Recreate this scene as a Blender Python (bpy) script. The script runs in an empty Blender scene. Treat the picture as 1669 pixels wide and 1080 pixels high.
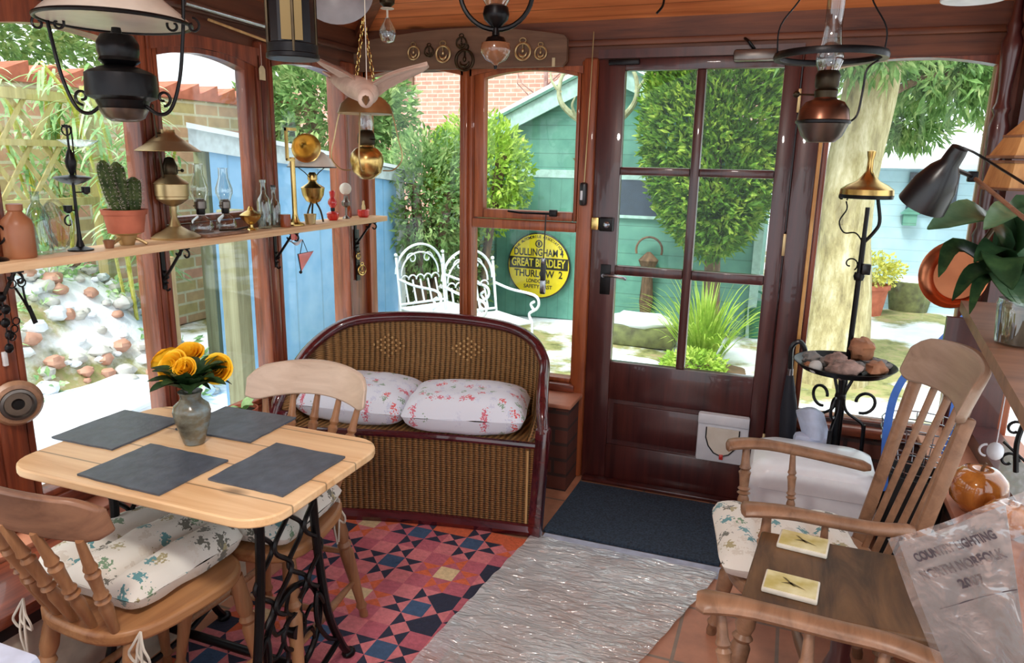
import bpy, bmesh, math, random
from mathutils import Vector, Matrix, Euler, noise
random.seed(7)
PI=math.pi
S=bpy.context.scene
COL=S.collection
V=Vector
# ---------------------------------------------------------------- materials
def lin(c):
    return tuple(((x/255)/12.92 if x/255<=.04045 else ((x/255+.055)/1.055)**2.4) for x in c)+(1,)
MATS={}
def base(name):
    m=bpy.data.materials.new(name); m.use_nodes=True
    nt=m.node_tree; b=nt.nodes['Principled BSDF']
    MATS[name]=m
    return m,nt,b
def L(nt,a,b): nt.links.new(a,b)
def tex(nt,scale=(1,1,1),rot=(0,0,0)):
    tc=nt.nodes.new('ShaderNodeTexCoord'); mp=nt.nodes.new('ShaderNodeMapping')
    mp.inputs['Scale'].default_value=scale; mp.inputs['Rotation'].default_value=rot
    L(nt,tc.outputs['Object'],mp.inputs['Vector']); return mp.outputs[0]
def noi(nt,vec,scale,detail=3,rough=.5,dist=0):
    n=nt.nodes.new('ShaderNodeTexNoise'); n.inputs['Scale'].default_value=scale
    n.inputs['Detail'].default_value=detail; n.inputs['Roughness'].default_value=rough; n.inputs['Distortion'].default_value=dist
    L(nt,vec,n.inputs['Vector']); return n.outputs['Fac']
def ramp(nt,fac,stops,interp='LINEAR'):
    r=nt.nodes.new('ShaderNodeValToRGB'); r.color_ramp.interpolation=interp
    e=r.color_ramp.elements
    while len(e)<len(stops): e.new(.5)
    for i,(p,c) in enumerate(stops): e[i].position=p; e[i].color=lin(c)
    L(nt,fac,r.inputs[0]); return r.outputs[0]
def bump(nt,b,h,strength=.3,dist=.01):
    n=nt.nodes.new('ShaderNodeBump'); n.inputs['Strength'].default_value=strength; n.inputs['Distance'].default_value=dist
    L(nt,h,n.inputs['Height']); L(nt,n.outputs[0],b.inputs['Normal'])
def plain(name,c,rough=.5,metal=0,c2=None,ns=20,bm=0,spec=.5,coat=0,sheen=0):
    m,nt,b=base(name)
    b.inputs['Roughness'].default_value=rough; b.inputs['Metallic'].default_value=metal
    b.inputs['Specular IOR Level'].default_value=spec; b.inputs['Coat Weight'].default_value=coat
    v=tex(nt); n=noi(nt,v,ns)
    c2=c2 or tuple(x*.86 for x in c)
    L(nt,ramp(nt,n,[(.3,c2),(.7,c)]),b.inputs['Base Color'])
    if bm: bump(nt,b,n,bm)
    return m
def wood(name,c1,c2,axis='x',sc=14,rough=.45,bm=.12,coat=0,knots=0,planks=None,stretch=.07):
    m,nt,b=base(name)
    s={'x':(stretch,1,1),'y':(1,stretch,1),'z':(1,1,stretch)}[axis]
    v=tex(nt,s)
    n=noi(nt,v,sc*2.2,6,.65,.6); n2=noi(nt,tex(nt),3,2)
    mx=nt.nodes.new('ShaderNodeMath'); mx.operation='MULTIPLY_ADD'; L(nt,n2,mx.inputs[0]); mx.inputs[1].default_value=.35; L(nt,n,mx.inputs[2])
    col=ramp(nt,mx.outputs[0],[(.45,c2),(.6,tuple((a+b_)/2 for a,b_ in zip(c1,c2))),(.85,c1)])
    if knots:
        vo=nt.nodes.new('ShaderNodeTexVoronoi'); vo.inputs['Scale'].default_value=knots
        L(nt,tex(nt,tuple(.45 if q<1 else 1 for q in s)),vo.inputs['Vector'])
        rk=nt.nodes.new('ShaderNodeValToRGB'); rk.color_ramp.elements[0].position=.05; rk.color_ramp.elements[1].position=.13
        rk.color_ramp.elements[0].color=(.75,.75,.75,1);rk.color_ramp.elements[1].color=(0,0,0,1); L(nt,vo.outputs['Distance'],rk.inputs[0])
        mi=nt.nodes.new('ShaderNodeMix'); mi.data_type='RGBA'; L(nt,rk.outputs[0],mi.inputs[0]); L(nt,col,mi.inputs[6]); mi.inputs[7].default_value=lin(tuple(x*.5 for x in c2)); col=mi.outputs[2]
    if planks:
        ax,w=planks  # grooves across axis ax every w metres
        tc=nt.nodes.new('ShaderNodeTexCoord'); sp=nt.nodes.new('ShaderNodeSeparateXYZ'); L(nt,tc.outputs['Object'],sp.inputs[0])
        d=nt.nodes.new('ShaderNodeMath'); d.operation='DIVIDE'; L(nt,sp.outputs[ax],d.inputs[0]); d.inputs[1].default_value=w
        f=nt.nodes.new('ShaderNodeMath'); f.operation='FRACT'; L(nt,d.outputs[0],f.inputs[0])
        r=nt.nodes.new('ShaderNodeValToRGB'); e=r.color_ramp.elements; e[0].position=0;e[0].color=(.25,.25,.25,1);e[1].position=.03;e[1].color=(1,1,1,1)
        q=e.new(.97);q.color=(1,1,1,1);q=e.new(1);q.color=(.25,.25,.25,1); L(nt,f.outputs[0],r.inputs[0])
        mu=nt.nodes.new('ShaderNodeMix'); mu.data_type='RGBA'; mu.blend_type='MULTIPLY'; mu.inputs[0].default_value=1; L(nt,col,mu.inputs[6]); L(nt,r.outputs[0],mu.inputs[7]); col=mu.outputs[2]
    L(nt,col,b.inputs['Base Color']); b.inputs['Roughness'].default_value=rough; b.inputs['Coat Weight'].default_value=coat
    bump(nt,b,n,bm,.004)
    return m
def glassy(name,tint=(255,255,255),gl=.1,rough=.02,haze=0):
    m,nt,b=base(name); nt.nodes.remove(b)
    out=nt.nodes['Material Output']
    t=nt.nodes.new('ShaderNodeBsdfTransparent'); t.inputs[0].default_value=lin(tint)
    g=nt.nodes.new('ShaderNodeBsdfGlossy'); g.inputs['Roughness'].default_value=rough
    lw=nt.nodes.new('ShaderNodeLayerWeight'); lw.inputs[0].default_value=.25
    mt=nt.nodes.new('ShaderNodeMath'); mt.operation='MULTIPLY_ADD'; L(nt,lw.outputs['Facing'],mt.inputs[0]); mt.inputs[1].default_value=gl*3; mt.inputs[2].default_value=gl*.4; mt.use_clamp=True
    mx=nt.nodes.new('ShaderNodeMixShader'); L(nt,mt.outputs[0],mx.inputs[0]); L(nt,t.outputs[0],mx.inputs[1]); L(nt,g.outputs[0],mx.inputs[2])
    last=mx.outputs[0]
    if haze:
        d=nt.nodes.new('ShaderNodeBsdfDiffuse'); d.inputs[0].default_value=(.8,.8,.82,1); m2=nt.nodes.new('ShaderNodeMixShader'); m2.inputs[0].default_value=haze
        L(nt,last,m2.inputs[1]); L(nt,d.outputs[0],m2.inputs[2]); last=m2.outputs[0]
    L(nt,last,out.inputs['Surface']); return m
def leafy(name,c1,c2,c3,sc=6,rough=.55):
    m,nt,b=base(name); v=tex(nt); n=noi(nt,v,sc,5,.7)
    col=ramp(nt,n,[(.33,c1),(.5,c2),(.68,c3)]); L(nt,col,b.inputs['Base Color']); b.inputs['Roughness'].default_value=rough
    b.inputs['Specular IOR Level'].default_value=.25
    tr=nt.nodes.new('ShaderNodeBsdfTranslucent'); L(nt,col,tr.inputs[0]); mx=nt.nodes.new('ShaderNodeMixShader'); mx.inputs[0].default_value=.3
    L(nt,b.outputs[0],mx.inputs[1]); L(nt,tr.outputs[0],mx.inputs[2]); L(nt,mx.outputs[0],nt.nodes['Material Output'].inputs['Surface'])
    return m
def bricky(name,c1,c2,mortar,w,h,rot=(0,0,0),ms=.008,offset=.5,rough=.8,bm=.4,swap=None):
    m,nt,b=base(name)
    tc=nt.nodes.new('ShaderNodeTexCoord'); vec=tc.outputs['Object']
    if swap:
        sp=nt.nodes.new('ShaderNodeSeparateXYZ'); cb=nt.nodes.new('ShaderNodeCombineXYZ'); L(nt,vec,sp.inputs[0])
        for i,a in enumerate(swap): L(nt,sp.outputs['xyz'.index(a)],cb.inputs[i])
        vec=cb.outputs[0]
    mp=nt.nodes.new('ShaderNodeMapping'); mp.inputs['Rotation'].default_value=rot; L(nt,vec,mp.inputs[0])
    br=nt.nodes.new('ShaderNodeTexBrick'); L(nt,mp.outputs[0],br.inputs['Vector']); br.offset=offset
    br.inputs['Color1'].default_value=lin(c1); br.inputs['Color2'].default_value=lin(c2); br.inputs['Mortar'].default_value=lin(mortar)
    br.inputs['Scale'].default_value=1; br.inputs['Mortar Size'].default_value=ms; br.inputs['Brick Width'].default_value=w; br.inputs['Row Height'].default_value=h
    n=noi(nt,tc.outputs['Object'],9,4,.6)
    mu=nt.nodes.new('ShaderNodeMix'); mu.data_type='RGBA'; mu.blend_type='MULTIPLY'; mu.inputs[0].default_value=.6
    L(nt,br.outputs['Color'],mu.inputs[6]); L(nt,ramp(nt,n,[(.3,(190,190,190)),(.7,(255,255,255))]),mu.inputs[7])
    L(nt,mu.outputs[2],b.inputs['Base Color']); b.inputs['Roughness'].default_value=rough
    iv=nt.nodes.new('ShaderNodeMath'); iv.operation='SUBTRACT'; iv.inputs[0].default_value=1; L(nt,br.outputs['Fac'],iv.inputs[1]); bump(nt,b,iv.outputs[0],bm,.006)
    return m
def boards(name,c1,c2,axis,w,rough=.6,dark=.45,wob=0):
    """painted boards: grooves every w metres along axis (0,1,2)"""
    m,nt,b=base(name)
    tc=nt.nodes.new('ShaderNodeTexCoord'); sp=nt.nodes.new('ShaderNodeSeparateXYZ'); L(nt,tc.outputs['Object'],sp.inputs[0])
    d=nt.nodes.new('ShaderNodeMath'); d.operation='DIVIDE'; L(nt,sp.outputs[axis],d.inputs[0]); d.inputs[1].default_value=w
    f=nt.nodes.new('ShaderNodeMath'); f.operation='FRACT'; L(nt,d.outputs[0],f.inputs[0])
    r=nt.nodes.new('ShaderNodeValToRGB'); e=r.color_ramp.elements; e[0].position=0;e[0].color=(dark,dark,dark,1);e[1].position=.07;e[1].color=(1,1,1,1)
    L(nt,f.outputs[0],r.inputs[0])
    n=noi(nt,tc.outputs['Object'],5,4,.6); col=ramp(nt,n,[(.3,c2),(.7,c1)])
    mu=nt.nodes.new('ShaderNodeMix'); mu.data_type='RGBA'; mu.blend_type='MULTIPLY'; mu.inputs[0].default_value=1; L(nt,col,mu.inputs[6]); L(nt,r.outputs[0],mu.inputs[7])
    L(nt,mu.outputs[2],b.inputs['Base Color']); b.inputs['Roughness'].default_value=rough; bump(nt,b,f.outputs[0],.4,.01)
    return m
def wicker(name,c1,c2):
    m,nt,b=base(name)
    tc=nt.nodes.new('ShaderNodeTexCoord')
    w1=nt.nodes.new('ShaderNodeTexWave'); w1.bands_direction='X'; w1.inputs['Scale'].default_value=14; w1.inputs['Distortion'].default_value=.6; w1.inputs['Detail Scale'].default_value=2
    w2=nt.nodes.new('ShaderNodeTexWave'); w2.bands_direction='Z'; w2.inputs['Scale'].default_value=34; w2.inputs['Distortion'].default_value=1.5
    for w in (w1,w2): L(nt,tc.outputs['Object'],w.inputs['Vector'])
    a=nt.nodes.new('ShaderNodeMath'); a.operation='MULTIPLY_ADD'; L(nt,w2.outputs['Fac'],a.inputs[0]); a.inputs[1].default_value=.35; L(nt,w1.outputs['Fac'],a.inputs[2])
    n=noi(nt,tc.outputs['Object'],9,3); a2=nt.nodes.new('ShaderNodeMath'); a2.operation='MULTIPLY_ADD'; L(nt,n,a2.inputs[0]); a2.inputs[1].default_value=.5; L(nt,a.outputs[0],a2.inputs[2])
    L(nt,ramp(nt,a2.outputs[0],[(.25,c2),(1.0,c1)]),b.inputs['Base Color']); b.inputs['Roughness'].default_value=.5
    bump(nt,b,a.outputs[0],.9,.012); return m
def patterned(name,bg,spots,scale,thr=.12,extra=None,rough=.85):
    """cloth with scattered little motifs"""
    m,nt,b=base(name); v=tex(nt)
    n=noi(nt,v,scale*1.6,3,.5); 
    vo=nt.nodes.new('ShaderNodeTexVoronoi'); vo.voronoi_dimensions='2D'; vo.inputs['Scale'].default_value=scale
    vm=nt.nodes.new('ShaderNodeMix'); vm.data_type='RGBA'; vm.inputs[0].default_value=.06; L(nt,v,vm.inputs[6])
    nn=nt.nodes.new('ShaderNodeTexNoise'); nn.inputs['Scale'].default_value=scale*5; L(nt,v,nn.inputs['Vector']); L(nt,nn.outputs['Color'],vm.inputs[7])
    L(nt,vm.outputs[2],vo.inputs['Vector'])
    r=nt.nodes.new('ShaderNodeValToRGB'); e=r.color_ramp.elements; e[0].position=thr;e[0].color=(1,1,1,1);e[1].position=thr+.04;e[1].color=(0,0,0,1); L(nt,vo.outputs['Distance'],r.inputs[0])
    cr=ramp(nt,vo.outputs['Color'],[(i/len(spots),c) for i,c in enumerate(spots)],'CONSTANT')
    mi=nt.nodes.new('ShaderNodeMix'); mi.data_type='RGBA'; L(nt,r.outputs[0],mi.inputs[0]); mi.inputs[6].default_value=lin(bg); L(nt,cr,mi.inputs[7])
    L(nt,mi.outputs[2],b.inputs['Base Color']); b.inputs['Roughness'].default_value=rough; bump(nt,b,noi(nt,v,180,2),.15,.002)
    b.inputs['Sheen Weight'].default_value=.2
    return m
M=MATS
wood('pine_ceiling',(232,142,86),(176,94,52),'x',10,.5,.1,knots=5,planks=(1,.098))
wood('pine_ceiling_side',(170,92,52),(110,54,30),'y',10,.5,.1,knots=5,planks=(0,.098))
wood('frame_wood',(150,78,48),(70,28,22),'z',16,.38,.15,coat=.3)
wood('frame_wood_x',(140,70,44),(66,28,22),'x',16,.38,.15,coat=.3)
wood('frame_wood_y',(140,70,44),(66,28,22),'y',16,.38,.15,coat=.3)
wood('mullion_wood',(172,92,48),(104,46,24),'z',16,.4,.15,coat=.2)
wood('door_wood',(84,38,34),(46,18,20),'z',10,.32,.12,coat=.4)
wood('frieze_wood',(128,74,46),(66,32,22),'x',10,.5,.12)
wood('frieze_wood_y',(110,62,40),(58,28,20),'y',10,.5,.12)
wood('shelf_pine',(236,200,156),(186,130,90),'y',12,.5,.1,knots=3)
wood('table_pine',(236,196,138),(196,138,82),'x',8,.42,.08,knots=5)
wood('chair_pine',(176,128,88),(120,78,50),'z',10,.42,.1)
wood('chair_seat_pine',(182,132,86),(128,80,48),'y',9,.42,.1)
wood('comb_pine',(150,108,82),(98,66,50),'x',9,.45,.1)
wood('comb_pale',(226,204,184),(190,164,142),'x',9,.36,.06)
wood('comb_grey',(176,150,130),(138,112,94),'x',9,.38,.06)
wood('rocker_wood',(158,118,90),(104,74,54),'x',9,.4,.1)
wood('dark_oak',(116,84,54),(46,30,20),'y',7,.5,.15,stretch=.2)
wood('lumber_pale',(214,176,120),(168,124,76),'z',8,.6,.1)
wood('plank_grey',(128,98,76),(84,60,46),'x',8,.6,.15)
wood('weathered',(150,150,120),(96,92,66),'z',8,.8,.2)
wood('trellis',(206,190,130),(150,134,80),'z',8,.8,.2)
wood('mahogany',(92,26,34),(40,10,16),'x',7,.16,.05,coat=.8)
wood('gull_wood',(205,180,166),(150,124,110),'x',10,.5,.1)
wood('apple_wood',(206,128,56),(120,58,20),'z',9,.12,.02,coat=1)
wicker('wicker',(168,126,78),(66,42,22))
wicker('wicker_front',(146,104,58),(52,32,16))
bricky('brick_inside',(112,62,50),(86,46,40),(70,50,46),.22,.075,swap='yzx')
bricky('brick_inside_x',(112,62,50),(86,46,40),(70,50,46),.22,.075,swap='xzy')
bricky('floor_tile',(216,158,126),(196,132,102),(150,128,112),.3,.3,ms=.006,offset=0,rough=.4,bm=.2)
bricky('garden_brick',(220,160,130),(200,180,120),(226,214,176),.32,.115,swap='yzx',ms=.012)
bricky('house_brick',(214,160,140),(204,146,128),(220,196,182),.24,.08,swap='xzy',ms=.01)
plain('ledge_tile',(206,142,112),.5,c2=(170,104,80),ns=6)
plain('cream_paint',(206,196,176),.7)
plain('black_metal',(22,20,22),.35,.6,ns=40,bm=.1)
plain('black_paint',(16,16,20),.3)
plain('matt_black',(20,20,22),.7)
plain('brass',(220,190,122),.27,1,c2=(178,144,80),ns=9)
plain('dull_brass',(206,182,138),.38,.85,c2=(168,142,98),ns=9)
plain('dark_brass',(78,66,48),.4,.9,c2=(40,34,28),ns=12)
plain('copper',(196,124,88),.25,1,c2=(150,84,56),ns=8)
plain('brown_copper',(140,98,78),.3,.9,c2=(96,62,48),ns=8)
plain('steel',(170,172,178),.25,1)
plain('pewter',(120,112,106),.3,.9)
plain('terracotta',(196,110,82),.75,c2=(166,88,64),ns=14)
plain('brown_jar',(170,112,76),.4,c2=(140,84,56),ns=8)
plain('white_enamel',(232,234,238),.22,c2=(224,226,232))
plain('white_plastic',(226,228,234),.4,c2=(214,216,224))
plain('white_paint',(228,232,232),.5,c2=(206,212,214))
plain('opal',(226,220,208),.3,c2=(214,206,192))
plain('cream_tag',(214,200,160),.7)
plain('slate',(82,92,106),.45,c2=(64,72,84),ns=26,bm=.25)
plain('red_glass',(214,60,60),.15,coat=.6)
plain('red_china',(206,48,42),.2,coat=.6)
plain('blue_strap',(52,104,190),.6)
plain('snow',(240,244,250),.8,c2=(226,234,244),ns=3,bm=.5)
plain('grey_stone',(146,142,138),.8,c2=(112,108,106),ns=10,bm=.3)
plain('white_stone',(208,206,200),.7,ns=10)
plain('pink_stone',(178,146,134),.7,c2=(104,84,76),ns=26,bm=.5)
plain('rust_stone',(184,128,92),.7,c2=(120,76,54),ns=16,bm=.5)
plain('trough_stone',(126,132,84),.9,c2=(84,84,62),ns=12,bm=.5)
plain('rope',(222,214,200),.8)
plain('tape_white',(236,236,236),.7)
plain('gold_strip',(222,172,104),.45,c2=(196,140,76),ns=10)
plain('ochre_glaze',(150,104,74),.18,c2=(112,70,50),ns=8,coat=.8)
plain('grey_enamel',(140,138,142),.4)
plain('navy_mat',(60,78,98),.9,c2=(32,42,54),ns=120,bm=.6)
plain('yellow_sign',(246,222,44),.35,c2=(240,212,36))
plain('sign_black',(40,38,28),.4)
plain('sign_yellow_letter',(246,224,60),.35)
plain('coaster_top',(228,222,176),.3,c2=(178,160,66),ns=18)
plain('coaster_side',(236,232,216),.4)
plain('coaster_motif',(108,92,40),.4)
plain('grey_text',(78,68,74),.7)
plain('antler',(190,196,160),.6,c2=(150,150,116))
plain('soil',(122,92,72),.95,c2=(90,76,50),ns=7,bm=.6)
plain('umbrella_cloth',(26,28,40),.7)
plain('pale_bag',(196,206,230),.5)
plain('green_can',(36,120,84),.4)
plain('rose_petal',(255,212,44),.5,c2=(252,184,24),ns=30)
plain('stem_green',(74,110,60),.6)
plain('amber',(150,70,34),.2)
plain('green_glass_solid',(120,180,150),.2)
plain('dark_window',(60,72,88),.15)
plain('lamp_disc',(240,240,246),.4)
plain('lantern_pane',(128,106,52),.35,c2=(110,90,44),ns=4)
plain('flowerpot_soil',(50,38,30),.95)
glassy('window_glass',(250,253,252),.035,.01)
glassy('bottle_glass',(218,236,232),.3,.03)
glassy('clear_glass',(240,246,246),.28,.03)
glassy('door_pane',(248,252,250),.03,.01)
leafy('leaf_bright',(110,150,44),(160,196,76),(214,230,120),5)
leafy('leaf_mid',(70,104,58),(120,158,90),(190,206,140),5)
leafy('leaf_conifer',(40,70,30),(104,150,48),(204,222,96),9)  # bright highlights and shaded gaps between sprays put into the leaf colours
leafy('leaf_bamboo',(120,170,110),(176,214,150),(226,240,200),5)
leafy('leaf_dark',(28,52,34),(50,78,48),(80,112,66),8,.35)
leafy('leaf_rose',(30,54,32),(52,82,46),(88,118,70),12,.4)
leafy('leaf_orchid',(66,100,72),(96,134,96),(132,162,122),3,.25)
leafy('leaf_yellow',(170,170,60),(210,206,96),(236,232,160),12)
leafy('cactus_skin',(48,66,36),(82,100,56),(120,134,80),30)
leafy('twig_far',(150,110,104),(176,136,128),(214,186,178),6)
boards('shed_green_h',(112,168,150),(84,140,126),2,.14)
boards('shed_green_v',(98,156,138),(78,132,118),0,.12,dark=.6)
boards('shed_blue',(150,196,236),(120,176,224),1,.32,dark=.7)
boards('clapboard',(186,216,230),(168,202,220),2,.13,dark=.62)
plain('shed_fascia',(178,214,206),.6); plain('shed_felt',(96,140,124),.8)
plain('blue_fascia',(214,228,236),.6)
plain('rubble_brick',(204,158,138),.9,c2=(176,126,104),ns=14)
patterned('cushion_garden',(228,225,216),[(120,150,120),(96,150,156),(170,160,120),(110,110,100),(214,208,196),(222,216,204)],21,.26)
patterned('cushion_birds',(226,232,246),[(222,90,90),(210,216,238),(140,170,150),(216,222,240),(214,110,130),(206,214,236)],24,.22)
# bark
m,nt,b=base('bark'); v=tex(nt,(1,1,.3)); n=noi(nt,v,9,6,.7); L(nt,ramp(nt,n,[(.3,(110,98,70)),(.5,(176,164,120)),(.7,(224,214,180))]),b.inputs['Base Color']); b.inputs['Roughness'].default_value=.95; bump(nt,b,n,.9,.04)
m,nt,b=base('bark_dark'); v=tex(nt,(1,1,.3)); n=noi(nt,v,20,4,.7); L(nt,ramp(nt,n,[(.3,(70,54,44)),(.7,(136,108,84))]),b.inputs['Base Color']); b.inputs['Roughness'].default_value=.95
# patchy ground : snow, grass and soil
m,nt,b=base('garden_ground'); v=tex(nt); n=noi(nt,v,.9,8,.62); n2=noi(nt,v,7,5,.7)
c1=ramp(nt,n2,[(.3,(96,100,56)),(.5,(150,150,96)),(.7,(176,150,120))]); c2=ramp(nt,n2,[(.3,(232,238,246)),(.7,(250,252,255))])
r=nt.nodes.new('ShaderNodeValToRGB'); r.color_ramp.elements[0].position=.46; r.color_ramp.elements[1].position=.54; L(nt,n,r.inputs[0])
mi=nt.nodes.new('ShaderNodeMix'); mi.data_type='RGBA'; L(nt,r.outputs[0],mi.inputs[0]); L(nt,c1,mi.inputs[6]); L(nt,c2,mi.inputs[7]); L(nt,mi.outputs[2],b.inputs['Base Color']); b.inputs['Roughness'].default_value=.9; bump(nt,b,n2,.5,.03)
# crinkled clear sheet
def sheet(name,op,scl,rot,white):
    m,nt,b=base(name); nt.nodes.remove(b); out=nt.nodes['Material Output']
    v=tex(nt,scl,rot); w=nt.nodes.new('ShaderNodeTexNoise'); w.inputs['Scale'].default_value=1; w.inputs['Detail'].default_value=3; w.inputs['Distortion'].default_value=.5; L(nt,v,w.inputs['Vector'])
    w3=nt.nodes.new('ShaderNodeTexNoise'); w3.inputs['Scale'].default_value=2.2; w3.inputs['Detail'].default_value=2; L(nt,tex(nt),w3.inputs['Vector'])
    bp=nt.nodes.new('ShaderNodeBump'); bp.inputs['Strength'].default_value=.9; bp.inputs['Distance'].default_value=.02; L(nt,w.outputs['Fac'],bp.inputs['Height'])
    t=nt.nodes.new('ShaderNodeBsdfTransparent'); g=nt.nodes.new('ShaderNodeBsdfGlossy'); g.inputs['Roughness'].default_value=.14; L(nt,bp.outputs[0],g.inputs['Normal'])
    d=nt.nodes.new('ShaderNodeBsdfDiffuse'); d.inputs[0].default_value=white; L(nt,bp.outputs[0],d.inputs['Normal'])
    m1=nt.nodes.new('ShaderNodeMixShader'); m1.inputs[0].default_value=.5; L(nt,d.outputs[0],m1.inputs[1]); L(nt,g.outputs[0],m1.inputs[2])
    rr=nt.nodes.new('ShaderNodeMapRange'); rr.inputs[1].default_value=.35; rr.inputs[2].default_value=.65; rr.inputs[3].default_value=op*.7; rr.inputs[4].default_value=min(1,op*1.3); L(nt,w3.outputs['Fac'],rr.inputs[0])
    m2=nt.nodes.new('ShaderNodeMixShader'); L(nt,rr.outputs[0],m2.inputs[0]); L(nt,t.outputs[0],m2.inputs[1]); L(nt,m1.outputs[0],m2.inputs[2])
    L(nt,m2.outputs[0],out.inputs['Surface'])
sheet('clear_sheet',.68,(16,52,1),(0,0,math.radians(-8)),(.9,.97,1,1))
sheet('clear_bag',.28,(14,22,14),(0,0,.4),(.55,.55,.56,1))
m,nt,b=base('newsprint'); v=tex(nt,(1,1,1)); n=noi(nt,v,16,5,.65); L(nt,ramp(nt,n,[(.3,(120,114,112)),(.7,(152,146,144))]),b.inputs['Base Color']); b.inputs['Roughness'].default_value=.7
# glazed vase
m,nt,b=base('vase_glaze'); v=tex(nt,(1,1,1.6)); n=noi(nt,v,14,4,.6); L(nt,ramp(nt,n,[(.32,(78,70,56)),(.5,(112,108,92)),(.68,(124,146,154))]),b.inputs['Base Color']); b.inputs['Roughness'].default_value=.2
# ---------------------------------------------------------------- mesh helpers
def frame_of(d):
    d=d.normalized(); a=V((0,0,1)) if abs(d.z)<.95 else V((1,0,0))
    u=d.cross(a).normalized(); w=d.cross(u).normalized(); return u,w
class MB:
    def __init__(s): s.v=[]; s.f=[]; s.m=[]; s.T=Matrix.Identity(4); s.mi=0
    def add(s,vs,fs):
        o=len(s.v); s.v+= [tuple(s.T@V(p)) for p in vs]; s.f+=[tuple(o+i for i in f) for f in fs]; s.m+=[s.mi]*len(fs); return s
    def box(s,a,b,bev=0):
        a=V(a);b=V(b); lo=V([min(a[i],b[i]) for i in range(3)]); hi=V([max(a[i],b[i]) for i in range(3)])
        if not bev:
            vs=[(x,y,z) for x in (lo.x,hi.x) for y in (lo.y,hi.y) for z in (lo.z,hi.z)]
            return s.add(vs,[(0,1,3,2),(4,6,7,5),(0,4,5,1),(2,3,7,6),(0,2,6,4),(1,5,7,3)])
        bm=bmesh.new(); bmesh.ops.create_cube(bm,size=1)
        for q in bm.verts: q.co=V([lo[i]+(q.co[i]+.5)*(hi[i]-lo[i]) for i in range(3)])
        bev=min(bev,.45*min(hi[i]-lo[i] for i in range(3)))
        bmesh.ops.bevel(bm,geom=bm.edges[:],offset=bev,segments=2,affect='EDGES',profile=.5)
        bm.verts.index_update(); vs=[q.co[:] for q in bm.verts]; fs=[[q.index for q in f.verts] for f in bm.faces]; bm.free()
        return s.add(vs,fs)
    def beam(s,a,b,w,h,bev=0):
        """box section beam from a to b, w sideways, h in the up-ish direction"""
        a=V(a);b=V(b); d=b-a; u,wv=frame_of(d); old=s.T
        R=Matrix((u,d.normalized(),wv)).transposed().to_4x4(); s.T=old@Matrix.Translation(a)@R
        s.box((-w/2,0,-h/2),(w/2,d.length,h/2),bev); s.T=old; return s
    def lathe(s,prof,c=(0,0,0),axis=None,n=24,caps=True):
        """prof=[(r,z)..]; axis: direction of local z"""
        c=V(c); ax=V(axis).normalized() if axis is not None else V((0,0,1))
        u,w=frame_of(ax)
        if axis is None: u,w=V((1,0,0)),V((0,1,0))
        vs=[];fs=[]
        for r,z in prof:
            for i in range(n):
                t=2*PI*i/n; vs.append(c+ax*z+u*(r*math.cos(t))+w*(r*math.sin(t)))
        for j in range(len(prof)-1):
            for i in range(n):
                k=(i+1)%n; fs.append((j*n+i,j*n+k,(j+1)*n+k,(j+1)*n+i))
        if caps:
            if prof[0][0]>1e-5: fs.append(tuple(range(n))[::-1])
            if prof[-1][0]>1e-5: fs.append(tuple((len(prof)-1)*n+i for i in range(n)))
        return s.add(vs,fs)
    def turn(s,a,b,prof,n=14):
        a=V(a);b=V(b);l=(b-a).length
        return s.lathe([(r,t*l) for r,t in prof],a,b-a,n)
    def tube(s,pts,r,n=8,closed=False,caps=True):
        pts=[V(p) for p in pts]; N=len(pts); rs=r if isinstance(r,(list,tuple)) else [r]*N
        tang=[]
        for i in range(N):
            a=pts[(i-1)%N] if (closed or i>0) else pts[i]; b=pts[(i+1)%N] if (closed or i<N-1) else pts[i]
            t=(b-a); tang.append(t.normalized() if t.length>1e-9 else V((0,0,1)))
        u,w=frame_of(tang[0]); vs=[];fs=[]
        for i in range(N):
            if i:
                ax=tang[i-1].cross(tang[i])
                if ax.length>1e-7:
                    R=Matrix.Rotation(tang[i-1].angle(tang[i]),3,ax.normalized()); u=R@u; w=R@w
            for k in range(n):
                t=2*PI*k/n; vs.append(pts[i]+u*(rs[i]*math.cos(t))+w*(rs[i]*math.sin(t)))
        for i in range(N if closed else N-1):
            j=(i+1)%N
            for k in range(n):
                q=(k+1)%n; fs.append((i*n+k,i*n+q,j*n+q,j*n+k))
        if caps and not closed: fs.append(tuple(range(n))[::-1]); fs.append(tuple((N-1)*n+k for k in range(n)))
        return s.add(vs,fs)
    def prism(s,pts,off):
        """closed planar outline extruded by vector off"""
        o=V(off); n=len(pts); vs=[V(p) for p in pts]+[V(p)+o for p in pts]
        fs=[tuple(range(n))[::-1],tuple(range(n,2*n))]+[(i,(i+1)%n,n+(i+1)%n,n+i) for i in range(n)]
        return s.add(vs,fs)
    def ball(s,c,r,n=16,m=10):
        c=V(c); r=V(r) if not isinstance(r,(int,float)) else V((r,r,r)); vs=[];fs=[]
        for j in range(m+1):
            p=PI*j/m
            for i in range(n):
                t=2*PI*i/n; vs.append((c.x+r.x*math.sin(p)*math.cos(t),c.y+r.y*math.sin(p)*math.sin(t),c.z-r.z*math.cos(p)))
        for j in range(m):
            for i in range(n):
                k=(i+1)%n; fs.append((j*n+i,j*n+k,(j+1)*n+k,(j+1)*n+i))
        return s.add(vs,fs)
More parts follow.
